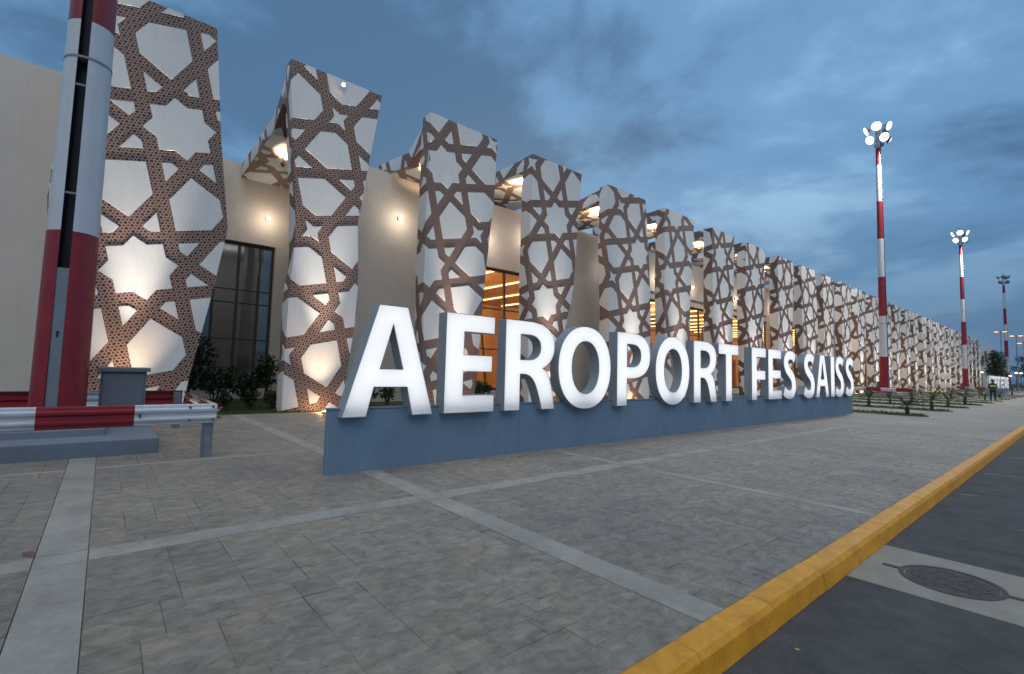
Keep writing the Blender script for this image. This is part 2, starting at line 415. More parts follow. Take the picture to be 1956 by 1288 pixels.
rg = random.Random(31)
def blotch(name, x, y, z, a, b, rot, mat, parent):
    m = MB(); n = 14; pts = []
    for i in range(n):
        t = 2*math.pi*i/n; r = rg.uniform(0.6,1.1); u, v = a*r*math.cos(t), b*r*math.sin(t)
        pts.append((x+u*math.cos(rot)-v*math.sin(rot), y+u*math.sin(rot)+v*math.cos(rot), z))
    m.add(pts, [list(range(n))]); m.build(name, mat, parent)
road = bpy.data.objects['road']
for (x, y, a, b, r_) in [(-1.17,9.8,0.16,0.05,0.3),(-1.05,12.4,0.32,0.06,0.1),(-1.0,15.6,0.3,0.07,0.2),(-0.9,20,0.35,0.1,0.1),(-0.6,26,0.5,0.16,0.1),(-0.45,8.0,0.2,0.04,0.2)]:
    blotch('scuff_mark', x, y, -0.138, a, b, r_, M['scuff'], road)
blotch('paint_chip', -1.19, 3.32, -0.1375, 0.018, 0.012, 0.4, M['yellow'], road)
blotch('paint_stain', -5.27, -0.345, 0.0045, 0.10, 0.045, 0.2, M['stain'], pavement)

# kerb
kerb = empty('kerb', (-1.46, 0, 0)); tag(kerb, kind='structure')
def kerb_geo(L):
    c = 0.03; prof = [(-0.1,-0.2),(0.1,-0.2),(0.1,-0.2+0.06),(0.075,-0.028),(0.05,0.004),(-0.082,0.012),(-0.1,0.0)]
    m = MB(); n = len(prof); segs = 4; vs = []
    for i in range(segs+1):
        y = -L/2 + L*i/segs
        for (x, z) in prof: vs.append((x+rnd.uniform(-.002,.002)*(0 if i in (0,segs) else 1), y, z+(rnd.uniform(-.002,.002) if z > -0.1 else 0)))
    fs = []
    for i in range(segs):
        for k in range(n):
            a = i*n+k; b = i*n+(k+1) % n; fs.append((a, a+n, b+n, b))
    fs.append(list(range(n))); fs.append([segs*n+k for k in range(n-1,-1,-1)])
    m.add(vs, fs); return m.mesh('kerb_stone', M['yellow'])
kms = [kerb_geo(0.926) for _ in range(5)]
y = 2.55 - 0.93*9 + 0.465
for i in range(150):
    o = link('kerb_stone', kms[i % 5], kerb, (rnd.uniform(-.003,.003), y, rnd.uniform(-.002,.002))); y += 0.93

# concrete apron and manhole in the road
g = MB(); g.box((-1.355,4.86,-0.3), (1.6,6.06,-0.134)); ap = g.build('concrete_apron', M['apron_concrete']); tag(ap, kind='structure')
mh = empty('manhole_cover', (-0.78, 5.43, -0.134), 'round rusty cast iron manhole cover set in pale concrete beside the yellow kerb', 'manhole')
m = MB(); n = 40; ro, ri = 0.335, 0.30
ring = [(math.cos(2*math.pi*k/n), math.sin(2*math.pi*k/n)) for k in range(n)]
m.add([(x*ro,y*ro,0.005) for x, y in ring]+[(x*ri,y*ri,0.005) for x, y in ring]+[(x*ro,y*ro,-0.05) for x, y in ring]+[(x*ri,y*ri,-0.05) for x, y in ring],
      [(k,(k+1)%n,n+(k+1)%n,n+k) for k in range(n)]+[(2*n+k,2*n+(k+1)%n,(k+1)%n,k) for k in range(n)]+[(n+k,n+(k+1)%n,3*n+(k+1)%n,3*n+k) for k in range(n)])
m.build('rim', M['iron'], mh)
m = MB(); rr = 0.292
m.add([(x*rr,y*rr,0.003) for x, y in ring]+[(x*rr,y*rr,-0.05) for x, y in ring], [list(range(n))]+[(n+k,n+(k+1)%n,(k+1)%n,k) for k in range(n)])
for i in range(-6, 7):
    for j in range(-6, 7):
        x, y = i*0.044+(0.022 if j % 2 else 0)+rnd.uniform(-.004,.004), j*0.044+rnd.uniform(-.004,.004)
        if x*x+y*y < 0.265**2 and rnd.random() < 0.86: m.box((x-rnd.uniform(.008,.018),y-rnd.uniform(.008,.018),0.0), (x+rnd.uniform(.008,.018),y+rnd.uniform(.008,.018),rnd.uniform(.004,.0065)))
m.build('lid', M['iron'], mh)
for s in (-1, 1):
    m = MB(); m.box((s*0.334-(0.0 if s > 0 else 0.12),-0.025,-0.02), (s*0.334+(0.12 if s > 0 else 0.0),0.025,0.006)); m.build('lug', M['iron'], mh)

# ------------------------------------------------------------------ 8-fold lattice cells
A_ = 2.085; H_ = 0.18; TH = R(9.3)
a1 = Vector((math.sin(TH), math.cos(TH)))*2*A_; a2 = Vector((math.cos(TH), -math.sin(TH)))*2*A_
base_ang = math.atan2(a1.y, a1.x)
def pol(r, a): return Vector((r*math.cos(a), r*math.sin(a)))
def inset(poly, h):
    n = len(poly); area = sum(poly[i].x*poly[(i+1)%n].y-poly[(i+1)%n].x*poly[i].y for i in range(n))
    if area < 0: poly = poly[::-1]
    out = []
    for i in range(n):
        p, q, s = poly[i-1], poly[i], poly[(i+1)%n]
        d1 = (q-p).normalized(); d2 = (s-q).normalized(); n1 = Vector((-d1.y,d1.x)); n2 = Vector((-d2.y,d2.x))
        den = 1+n1.dot(n2); out.append(q+(n1+n2)*(h/den))
    return out
rho = A_*math.cos(R(67.5)); R2 = rho/math.cos(R(45)); R1 = rho/math.cos(R(22.5))
hs = A_*math.tan(R(22.5)); rs = hs*math.cos(R(67.5))
def unit_cells():
    cells = []
    cells.append(inset([pol(R2 if k % 2 else R1, base_ang+R(22.5)*k) for k in range(16)], H_))
    for k in range(8):
        a = base_ang+R(45)*k
        cells.append(inset([pol(R1,a), pol(R2,a-R(22.5)), pol(A_,a), pol(R2,a+R(22.5))], H_))
    S = (a1+a2)/2; sa = base_ang+R(45)
    cells.append(inset([S+pol(hs if k % 2 == 0 else rs/math.cos(R(22.5)), sa+R(45)*k) for k in range(8)], H_))
    # hexagons at the four octagon corners owned by this cell (corners of the square at S)
    Rv = hs*math.sqrt(2)
    for k in range(4):
        va = sa+R(45)+R(90)*k
        V = S+pol(Rv, va)                        # 4.8.8 vertex
        ctr = [Vector((0,0))+a1*i+a2*j for i in (-1,0,1,2) for j in (-1,0,1,2)]
        ctr.sort(key=lambda c: (c-V).length); Ca, Cb = ctr[0], ctr[1]
        tA = Ca+(V-Ca).normalized()*R2; tB = Cb+(V-Cb).normalized()*R2
        M1 = (Ca+Cb)/2; nS = S+pol(rs/math.cos(R(22.5)), va)
        mm = [S+pol(hs, va-R(45)), S+pol(hs, va+R(45))]
        pts = [M1, tA, tB, nS]+mm
        c = sum(pts, Vector((0,0)))/6
        pts.sort(key=lambda p: math.atan2(p.y-c.y, p.x-c.x))
        cells.append(inset(pts, H_))
    return cells
UC = unit_cells()
def cells_in(c0, y0, y1, z0, z1):
    out = []
    c0 = Vector(c0)
    for i in range(-9, 10):
        for j in range(-9, 10):
            o = c0+a1*i+a2*j
            if o.x < y0-5 or o.x > y1+5 or o.y < z0-5 or o.y > z1+5: continue
            for c in UC:
                pp = [p+o for p in c]
                if max(p.x for p in pp) < y0 or min(p.x for p in pp) > y1 or max(p.y for p in pp) < z0 or min(p.y for p in pp) > z1: continue
                out.append(pp)
    return out
def clip(poly, f):                                # keep f>=0
    out = []; n = len(poly)
    for i in range(n):
        p, q = poly[i-1], poly[i]; fp, fq = f(p), f(q)
        if (fp >= 0) != (fq >= 0):
            t = fp/(fp-fq); out.append(p+(q-p)*t)
        if fq >= 0: out.append(q)
    return out
def subdiv(poly, ax, brks):
    out = []
    n = len(poly)
    for i in range(n):
        p, q = poly[i], poly[(i+1)%n]; out.append(p)
        ts = sorted(t for b in brks for t in [((b-p[ax])/(q[ax]-p[ax])) if abs(q[ax]-p[ax]) > 1e-6 else -1] if 0.001 < t < 0.999)
        for t in ts: out.append(p+(q-p)*t)
    return out
def interp(tab, z, i):
    if z <= tab[0][0]: return tab[0][i]
    for a, b in zip(tab, tab[1:]):
        if z <= b[0]: return a[i]+(b[i]-a[i])*(z-a[0])/(b[0]-a[0])
    return tab[-1][i]
def area(p): return abs(sum(p[i-1].x*p[i].y-p[i].x*p[i-1].y for i in range(len(p))))/2
def clean(p):
    out = []
    for q in p:
        if not out or (q-out[-1]).length > 0.004: out.append(q)
    if len(out) > 1 and (out[0]-out[-1]).length < 0.004: out.pop()
    return out
def panel_geo(mb, poly, mp, nrm, th):
    """raised plaster cell: front face, side faces; mp maps 2D -> 3D, nrm outward"""
    P = [Vector(mp(q)) for q in poly]; n = len(P); nrm = Vector(nrm)
    tri = tessellate_polygon([P])
    vs = [p+nrm*th for p in P]+[p-nrm*0.002 for p in P]
    fn = Vector((0,0,0))
    for i in range(n): fn += P[i-1].cross(P[i])
    fl = fn.dot(nrm) < 0
    fs = []
    for t in tri:
        a, b, c = t
        nn = (P[b]-P[a]).cross(P[c]-P[a])
        fs.append((a,b,c) if nn.dot(nrm) > 0 else (a,c,b))
    for i in range(n):
        j = (i+1) % n; fs.append((i,i+n,j+n,j) if not fl else (j,j+n,i+n,i))
    mb.add(vs, fs)

XF = -16.40; DEP = 0.62; ZT = 11.72
SHAPES = [
 [(0,-1.0,1.70),(0.7,-1.0,1.80),(3.5,-1.2,2.27),(5.5,-1.35,2.56),(8,-1.2,2.25),(11.5,-0.95,1.93)],
 [(0,4.38,6.25),(3.5,4.36,6.65),(4.9,4.48,6.62),(6.3,4.46,6.5),(8.9,4.22,6.83),(11.5,4.03,7.2)],
 [(0,9.38,11.8),(5.5,9.22,12.2),(9.2,9.24,12.56),(11.65,9.27,12.63)],
 [(0,14.85,16.9),(3.3,14.72,17.05),(5.5,14.66,17.7),(10.4,14.70,18.05),(11.70,14.77,18.18)],
 [(0,20.62,24.25),(5,20.5,24.4),(8.1,20.32,24.2),(11.76,20.39,23.8)],
 [(0,26.0,28.6),(6.8,25.74,28.85),(11.78,25.84,29.3)],
 [(0,31.9,34.3),(5,31.65,34.65),(11.80,31.7,34.95)]]
CENT = [(1.24,8.12),(8.06,11.78),(9.98,9.62),(16.45,8.88),(23.2,8.42),(26.3,7.4),(32.9,9.9)]
BEAM = [[(0,0),(7.4,0)], [(0,0),(1.95,-1.15),(7.3,-1.2)], [(0,0),(1.85,-1.0),(4.9,-0.62)], [(0,0),(5.8,0)], [(0,0),(2.0,-0.28),(5.8,-0.1)], [(0,0),(5.8,0)], [(0,0),(5.8,-0.12)]]
WHERE = ['half hidden behind the near red and white mast at the far left', 'with a small spotlight near its top, hourglass shaped, left of the letter A',
 'with a slanted roof strip, seen between the letters A and E', 'rising behind the first letter R, a lit window on its left',
 'rising behind the first letter P, right of the plain grey wall', 'rising behind the second letter O', 'rising behind the second letter R',
 'rising behind the letter T of the first word', 'rising behind the letter F', 'rising behind the letter E of the second word',
 'rising behind the gap between the second and third words', 'rising behind the letter A of the last word', 'rising just left of the last letter S', 'first one clear of the right end of the blue sign wall']
NPIL = 30
def build_pillar(k):
    if k < 7: tab = SHAPES[k]; cent = CENT[k]; beam = BEAM[k]
    else:
        s = 2+(k*3) % 5; base = SHAPES[s]; dy = 5.53*k-5.53*s
        r2 = random.Random(100+k)
        j = [r2.uniform(-0.12, 0.12) for _ in range(2)]
        tab = [(z, l+dy+j[0]*(z > 1 and z < 11), r+dy+j[1]*(z > 1 and z < 11)) for z, l, r in base]
        tab[-1] = (ZT+0.06, tab[-1][1], tab[-1][2])
        cent = (5.53*k+r2.uniform(0, 4), 8+r2.uniform(-2, 2)); beam = BEAM[s]
    lab = WHERE[k] if k < len(WHERE) else None
    ordn = ['second','third','fourth','fifth','sixth','seventh','eighth','ninth','tenth','eleventh','twelfth','thirteenth','fourteenth','fifteenth','sixteenth','seventeenth'][k-14] if k >= 14 else ''
    label = ('white facade pillar with brown star lattice, '+lab) if lab else ('white lattice pillar in the far row, %s beyond the right end of the blue sign wall' % ordn)
    yc = (tab[0][1]+tab[0][2])/2
    org = Vector((XF-DEP/2, yc, 0))
    root = empty('facade_pillar', org, label, 'pillar', 'star lattice pillars along the terminal front')
    L = lambda z: interp(tab, z, 1); Rr = lambda z: interp(tab, z, 2)
    zt = tab[-1][0]; zs = [t[0] for t in tab]
    XB_ = XF-DEP
    # core
    m = MB(); n = len(tab)
    for (z, l, r) in tab: m.v += [tuple(Vector(p)-org) for p in ((XF,l,z),(XF,r,z),(XB_,r,z),(XB_,l,z))]
    for i in range(n-1):
        for q in range(4):
            a = i*4+q; b = i*4+(q+1) % 4; m.f.append((a,b,b+4,a+4)); m.m.append(0 if q in (0,3) else 1)
    m.f.append((3,2,1,0)); m.m.append(1); t = (n-1)*4; m.f.append((t,t+1,t+2,t+3)); m.m.append(1)
    LM = M['lattice'] if k < 6 else M['lattice_far']
    m.build('shaft', [LM, M['plaster_white']], root)
    single = k < 10
    joint = MB()
    def put(poly, mp, nrm, th=0.022):
        poly = clean(poly)
        if len(poly) < 3 or area(poly) < 0.006: return
        f = lambda q: Vector(mp(q))-org
        if single:
            mb = MB(); panel_geo(mb, poly, f, nrm, th); mb.build('white_panel', M['plaster_white'], root)
        else: panel_geo(joint, poly, f, nrm, th)
    ymin = min(t[1] for t in tab); ymax = max(t[2] for t in tab)
    for c in cells_in(cent, ymin-DEP, ymax, 0, zt):
        c = clip(clip(c, lambda p: p.y-0.0), lambda p: zt-p.y)
        if len(c) < 3: continue
        c = subdiv(c, 1, zs)
        fr = clip(clip(c, lambda p: p.x-L(p.y)), lambda p: Rr(p.y)-p.x)
        if len(fr) > 2: put(fr, lambda q: (XF, q.x, q.y), (1,0,0))
        sd_ = clip(clip(c, lambda p: L(p.y)-0.004-p.x), lambda p: p.x-(L(p.y)-DEP))
        if len(sd_) > 2: put(sd_, lambda q: (XF-(L(q.y)-q.x), L(q.y), q.y), (0,-1,0))
    # roof strip running back over the wall
    yl, yr = tab[-1][1]+0.03, tab[-1][2]-0.03
    TH_ = 0.62
    bz = lambda s: interp(beam, s, 1)
    ss = [DEP] + [b[0] for b in beam if b[0] > DEP+0.05]
    m = MB()
    for s in ss:
        z = zt+bz(s)-0.02
        m.v += [tuple(Vector(p)-org) for p in ((XF-s,yl,z-TH_),(XF-s,yl,z),(XF-s,yr,z),(XF-s,yr,z-TH_))]
    for i in range(len(ss)-1):
        for q in range(4):
            a = i*4+q; b = i*4+(q+1) % 4; m.f.append((a,a+4,b+4,b)); m.m.append((0,1,1,0)[q])
    m.f.append((0,1,2,3)); m.m.append(1); t = (len(ss)-1)*4; m.f.append((t+3,t+2,t+1,t)); m.m.append(1)
    beam_o = m.build('roof_strip', [LM, M['plaster_white']], root)
    SB = beam[-1][0]
    c2 = (cent[0]+1.3, 3.4+k*0.37)
    sj = MB()
    for c in cells_in(c2, yl, yr, DEP, SB):         # underside: (y, s)
        c = clip(clip(clip(clip(c, lambda p: p.x-yl), lambda p: yr-p.x), lambda p: p.y-DEP), lambda p: SB-p.y)
        if len(c) < 3: continue
        c = clean(subdiv(c, 1, [b[0] for b in beam]))
        if len(c) < 3 or area(c) < 0.006: continue
        mb = MB() if single else sj
        panel_geo(mb, c, lambda q: Vector((XF-q.y, q.x, zt+bz(q.y)-0.02-TH_))-org, (0,0,-1), 0.02)
        if single: mb.build('white_panel', M['plaster_white'], beam_o)
    c3 = (0.4+k*0.7, zt-1.9)
    for c in cells_in(c3, DEP, SB, zt-TH_, zt):      # near side: (s, z)
        c = [Vector((p.x, p.y)) for p in c]
        c = clip(clip(clip(clip(c, lambda p: p.x-DEP), lambda p: SB-p.x), lambda p: p.y-(zt-TH_)), lambda p: zt-0.02-p.y)
        if len(c) < 3: continue
        c = clean(subdiv(c, 0, [b[0] for b in beam]))
        if len(c) < 3 or area(c) < 0.006: continue
        mb = MB() if single else sj
        panel_geo(mb, c, lambda q: Vector((XF-q.x, yl, q.y+bz(q.x)))-org, (0,-1,0), 0.02)
        if single: mb.build('white_panel', M['plaster_white'], beam_o)
    if not single:
        tag(joint.build('white_panel', M['plaster_white'], root), kind='stuff')
        if sj.v: tag(sj.build('white_panel', M['plaster_white'], beam_o), kind='stuff')
    # ground uplight in front of the shaft, and lamp under the roof strip
    u = MB(); ux, uy = XF+0.75, yc+0.12
    u.tube([(0,0,-0.02),(0,0,0.05)], [0.11,0.10], 12); u.tube([(0,0,0.05),(0,0,0.053)], [0.085,0.085], 12, 1)
    uo = u.build('uplight', [M['dark_frame'], M['lamp_warm']], root, Vector((ux,uy,0))-org)
    lamp('uplight_beam', 'SPOT', (0,0,0.08), 3700, (1.0,0.88,0.74), uo, 0.04, (-0.045,0,1.0), R(30), 1.0)
    lamp('uplight_wash', 'SPOT', (0,0,0.08), 400, (1.0,0.72,0.45), uo, 0.04, (-0.14,0,1.0), R(66), 1.0)
    lamp('uplight_glow', 'POINT', (-0.30,0,0.12), 16, (1.0,0.60,0.28), uo, 0.06)
    s0 = 1.25 if k != 1 else 3.3
    f = MB(); f.tube([(0,0,0.50),(0,0,0.02)], 0.02, 6); f.tube([(0.06,0,-0.05),(-0.05,0,0.06)], [0.05,0.075], 10); f.ball((-0.055,0,0.065), 0.055, 8, 5, 1)
    fo = f.build('spotlight', [M['dark_frame'], M['lamp_warm']], root, Vector((XF-s0, yl+0.7, zt+bz(s0)-0.02-TH_-0.52))-org)
    lamp('spot_glow', 'SPOT', (-0.08,0,0.13), 460 if k != 1 else 300, (1.0,0.68,0.40), fo, 0.05, (-0.55 if k != 1 else 0.1,0.35,1.0), R(140), 0.6)
    return root
pillars = [build_pillar(k) for k in range(NPIL)]
# the small spotlight on the second pillar's face
f = MB(); f.tube([(0,0.14,0.10),(0.1,0.0,0.0)], 0.016, 6); f.tube([(0.10,0,0.02),(0.22,-0.03,-0.05)], [0.06,0.075], 10); f.ball((0.225,-0.03,-0.055), 0.06, 8, 5, 1)
fo = f.build('face_spotlight', [M['dark_frame'], M['lamp_warm']], pillars[1]); fo.location = Vector((XF+0.02,5.72,11.25))-Vector(pillars[1].location)

# ------------------------------------------------------------------ terminal building
WX, WTOP = -20.0, 10.3
bld = empty('terminal_building', (WX, 80, 0), 'long cream airport terminal wall with warm lit windows behind the lattice pillars', 'building')
def bpart(mb, name, mats, parent=None):
    o = link(name, mb.mesh(name, mats), parent or bld)
    if (parent or bld) is bld: o.location = -Vector(bld.location)
    return o
YEND = 170.0
wins = [(13.1,18.35,WX),]+[(28.0+5.53*i, 32.9+5.53*i, WX) for i in range(24) if i not in (7,13)]
WZ0, WZ1 = 0.45, 6.92
def wall_with_holes(x, y0, y1, holes, th=0.35):
    m = MB(); ys = y0
    for (a, b) in holes:
        m.box((x-th,ys,-0.1), (x,a,WTOP)); m.box((x-th,a,WZ1), (x,b,WTOP)); m.box((x-th,a,-0.1), (x,b,WZ0)); ys = b
    m.box((x-th,ys,-0.1), (x,y1,WTOP)); return m
# avoid shared internal faces: pieces butt end to end
bpart(wall_with_holes(WX, 6.62, YEND, [(a,b) for a,b,_ in wins]), 'wall', M['wall_cream'])
m = MB(); m.box((WX-0.35,-22,-0.1), (WX,0.45,WTOP)); bpart(m, 'wall', M['wall_cream'])
for a in (0.10, 6.62):
    m = MB(); m.box((-23.6,a,-0.1), (WX-0.352,a+0.35,WTOP-0.004)); bpart(m, 'recess_wall', M['wall_cream'])
m = MB(); m.box((-23.95,0.1,WZ1-0.1), (-23.602,6.97,WTOP)); m.box((-23.95,5.62,-0.1), (-23.602,6.97,WZ1-0.102)); m.box((-23.95,0.1,-0.1), (-23.602,0.6,WZ1-0.102)); m.box((-23.95,0.602,-0.1), (-23.602,5.618,0.42))
bpart(m, 'recess_wall', M['wall_cream'])
# roof and back of the building
m = MB(); m.box((-46,-22,9.6), (-24.0,YEND,9.75)); m.box((-23.95,6.98,9.6), (WX-0.36,YEND,9.75)); m.box((-46,-22,-0.1), (-45.7,YEND,9.598)); m.box((-45.69,YEND-0.3,-0.1), (WX-0.36,YEND-0.01,9.598)); m.box((-45.69,-22,-0.1), (WX-0.36,-21.7,9.598))
bpart(m, 'roof', M['roof'])
# parapet line and vertical joints on the plain bays
m = MB()
for y in (22.1, 22.62, 23.9): m.box((WX-0.01,y,0.0), (WX+0.02,y+0.035,9.2))
bpart(m, 'joint_strip', M['wall_cream'])
m = MB(); m.box((WX-0.02,19.9,0.0), (WX+0.55,22.05,9.6)); bpart(m, 'pier', M['wall_cream'])
for i in range(0, 14):
    m = MB(); y0 = 29.0+5.53*i
    for q in range(12): m.box((WX-0.004,y0+0.3*q,7.28), (WX+0.02,y0+0.3*q+0.152,7.43)); m.box((WX-0.004,y0+0.3*q+0.148,7.40), (WX+0.021,y0+0.3*q+0.302,7.50))
    bpart(m, 'frieze', M['dark_frame'])
def window(x, y0, y1, mull, trans, glass, z0=WZ0, z1=WZ1, lean=0.0, inner=0.22):
    fr = MB(); xf = x-inner; w = 0.10
    fr.box((xf-0.05,y0,z1-0.14), (xf+0.05,y1,z1)); fr.box((xf-0.05,y0,z0), (xf+0.05,y1,z0+0.12))
    fr.box((xf-0.05,y0,z0+0.12), (xf+0.05,y0+w,z1-0.14)); fr.box((xf-0.05,y1-w,z0+0.12), (xf+0.05,y1,z1-0.14))
    o = bpart(fr, 'window', M['dark_frame'])
    for i, y in enumerate(mull):
        mm = MB(); d = lean*(1 if i % 2 else -1)
        mm.add([(xf-0.07,y-0.05+d,z0+0.12),(xf+0.07,y-0.05+d,z0+0.12),(xf+0.07,y+0.05+d,z0+0.12),(xf-0.07,y+0.05+d,z0+0.12),
                (xf-0.07,y-0.05,z1-0.14),(xf+0.07,y-0.05,z1-0.14),(xf+0.07,y+0.05,z1-0.14),(xf-0.07,y+0.05,z1-0.14)],
               [(0,3,2,1),(4,5,6,7),(0,1,5,4),(1,2,6,5),(2,3,7,6),(3,0,4,7)])
        link('mullion', mm.mesh('mullion', M['dark_frame']), o)
    for z in trans:
        mm = MB(); mm.box((xf-0.03,y0+w,z-0.03), (xf+0.03,y1-w,z+0.03)); link('transom', mm.mesh('transom', M['dark_frame']), o)
    ed = [y0+w]+list(mull)+[y1-w]; zd = [z0+0.12]+sorted(trans)+[z1-0.14]
    for a, b in zip(ed, ed[1:]):
        for c, d in zip(zd, zd[1:]):
            p = MB(); p.box((xf-0.012,a+0.004,c+0.004), (xf-0.002,b-0.004,d-0.004)); link('pane', p.mesh('pane', glass), o)
    return o
window(-23.6, 0.6, 5.62, [1.5,2.4,3.32,4.22,5.05], [1.3,2.55,4.14,4.72], M['glass_dark'], 0.42, WZ1-0.102)
for i, (a, b, x) in enumerate(wins):
    if i == 0: window(x, a, b, [14.75,16.3,17.75], [2.6,4.75], M['glass'], lean=0.18)
    else: window(x, a, b, [a+1.6,a+3.2], [2.6,4.7], M['glass'], lean=0.3)
# interior hall
m = MB(); m.box((-34,12.4,-0.05), (WX-0.36,118,0.02)); bpart(m, 'hall_floor', M['room_floor'])
m = MB(); m.box((-34.2,12.4,0.02), (-34,118,7.6)); m.box((-34,12.2,0.02), (WX-0.36,12.4,7.6)); m.box((-34,118,0.02), (WX-0.36,118.2,7.6)); bpart(m, 'hall_wall', M['room'])
m = MB()
for i in range(78): m.box((-33.9,12.45+1.35*i,7.3), (WX-0.37,13.72+1.35*i,7.45))
bpart(m, 'hall_ceiling', M['room'])
m = MB()
for i in range(32): m.box((-33.5,13.6+3.3*i,7.20), (WX-0.7,13.67+3.3*i,7.28))
bpart(m, 'light_strip', M['strip_warm'])
for i in range(9): lamp('hall_light', 'POINT', (-25-WX, 15.5+11.5*i-80, 5.6), 800, (1.0,0.62,0.26), bld, 0.5)
m = MB()
for y in (14.9, 30.2, 36.2, 47.2, 52.9): m.box((-22.4,y-0.9,0.02), (-22.2,y+0.3,3.1))
bpart(m, 'kiosk_panel', M['orange_panel'])
m = MB()
for i in range(20):
    y = 15.9+5.53*i; m.tube([(-29.5,y-0.9,0.02),(-29.5,y,7.3)], 0.10, 8); m.tube([(-29.5,y+0.9,0.02),(-29.5,y,7.3)], 0.10, 8)
bpart(m, 'hall_column', M['dark_frame'])
# recess room behind the dark glazing
m = MB(); m.box((-31,0.3,-0.05), (-23.96,7.2,0.03)); m.box((-31.2,0.3,0.03), (-31,7.2,7.4)); m.box((-31,0.1,0.03), (-23.97,0.3,7.4)); m.box((-31,7.2,0.03), (-23.97,7.4,7.4)); m.box((-31,0.3,7.4), (-23.97,7.2,7.5))
m.box((-25.6,2.3,0.03), (-25.0,2.75,7.39)); m.box((-26.4,4.9,0.03), (-25.6,5.2,7.39)); m.box((-28.6,3.6,0.03), (-28.2,4.0,7.39))
bpart(m, 'lobby_wall', M['wall_cream'])
lamp('lobby_fill', 'POINT', (-28-WX, 4.5-80, 6.6), 28, (0.95,0.97,1.0), bld, 0.4)  # added fill with no fixture, lifts the otherwise unlit room behind the glazing
# wall lamps
for (x, y, z) in [(-23.6,5.2,8.05),(WX,9.85,8.3),(WX,14.85,8.35),(WX,17.55,8.95),(WX,24.85,8.35),(WX,30.25,8.45),(WX,35.2,8.43),(WX,42.6,8.43),(WX,50.4,8.43),(WX,57.5,8.43),(WX,64.2,8.43),(WX,71,8.43)]:
    m = MB(); m.tube([(0,0,0),(0.14,0,0)], [0.09,0.07], 10); m.ball((0.18,0,0), 0.085, 10, 6, 1)
    o = m.build('wall_lamp', [M['dark_frame'], M['lamp_warm']], bld, Vector((x,y,z))-Vector(bld.location))
    if y < 60: lamp('wall_glow', 'POINT', (0.75,0,-0.1), 30, (1.0,0.84,0.66), o, 0.06)
# turned end block at the far end
eb = empty('end_block', (-17, 172, 0), 'far end block of the terminal with dark lattice print, beside the dark tree', 'building')
m = MB(); m.box((-6,0,0), (1.6,6,11.2)); m.build('wall', M['plaster_white'], eb)
for q in range(7):
    m = MB(); m.tube([(1.62,0.3+0.8*q,0.2+q*1.3),(1.62,1.2+0.6*q,2.4+q*1.2)], 0.25, 4); m.build('lattice_bar', M['lattice'], eb)
    m = MB(); m.tube([(-4+0.8*q,-0.02,1+q),(-2.4+0.5*q,-0.02,3+1.1*q)], 0.25, 4); m.build('lattice_bar', M['lattice'], eb)

# ------------------------------------------------------------------ sign wall and letters
SX, SB0, SY0, SY1, SH = -6.75, -6.86, 2.40, 25.58, 0.90
sign = empty('sign_wall', (SX, (SY0+SY1)/2, 0), 'long low blue grey sign wall carrying the glowing letters, nearest the camera', 'sign wall', 'blue sign walls on the plaza')
edges = [SY0,5.9,10.62,14.9,16.55,20.6,SY1]
for a, b in zip(edges, edges[1:]):
    m = MB(); c = 0.008
    m.cbox((SB0,a+0.0015,-0.03), (SX,b-0.0015,SH-0.006), c); o = m.build('wall_panel', M['sign_blue'], sign); o.location = -Vector(sign.location)
m = MB(); m.cbox((SB0-0.012,SY0-0.012,SH-0.004), (SX+0.012,SY1+0.012,SH+0.014), 0.004); o = m.build('coping', M['sign_blue'], sign); o.location = -Vector(sign.location)

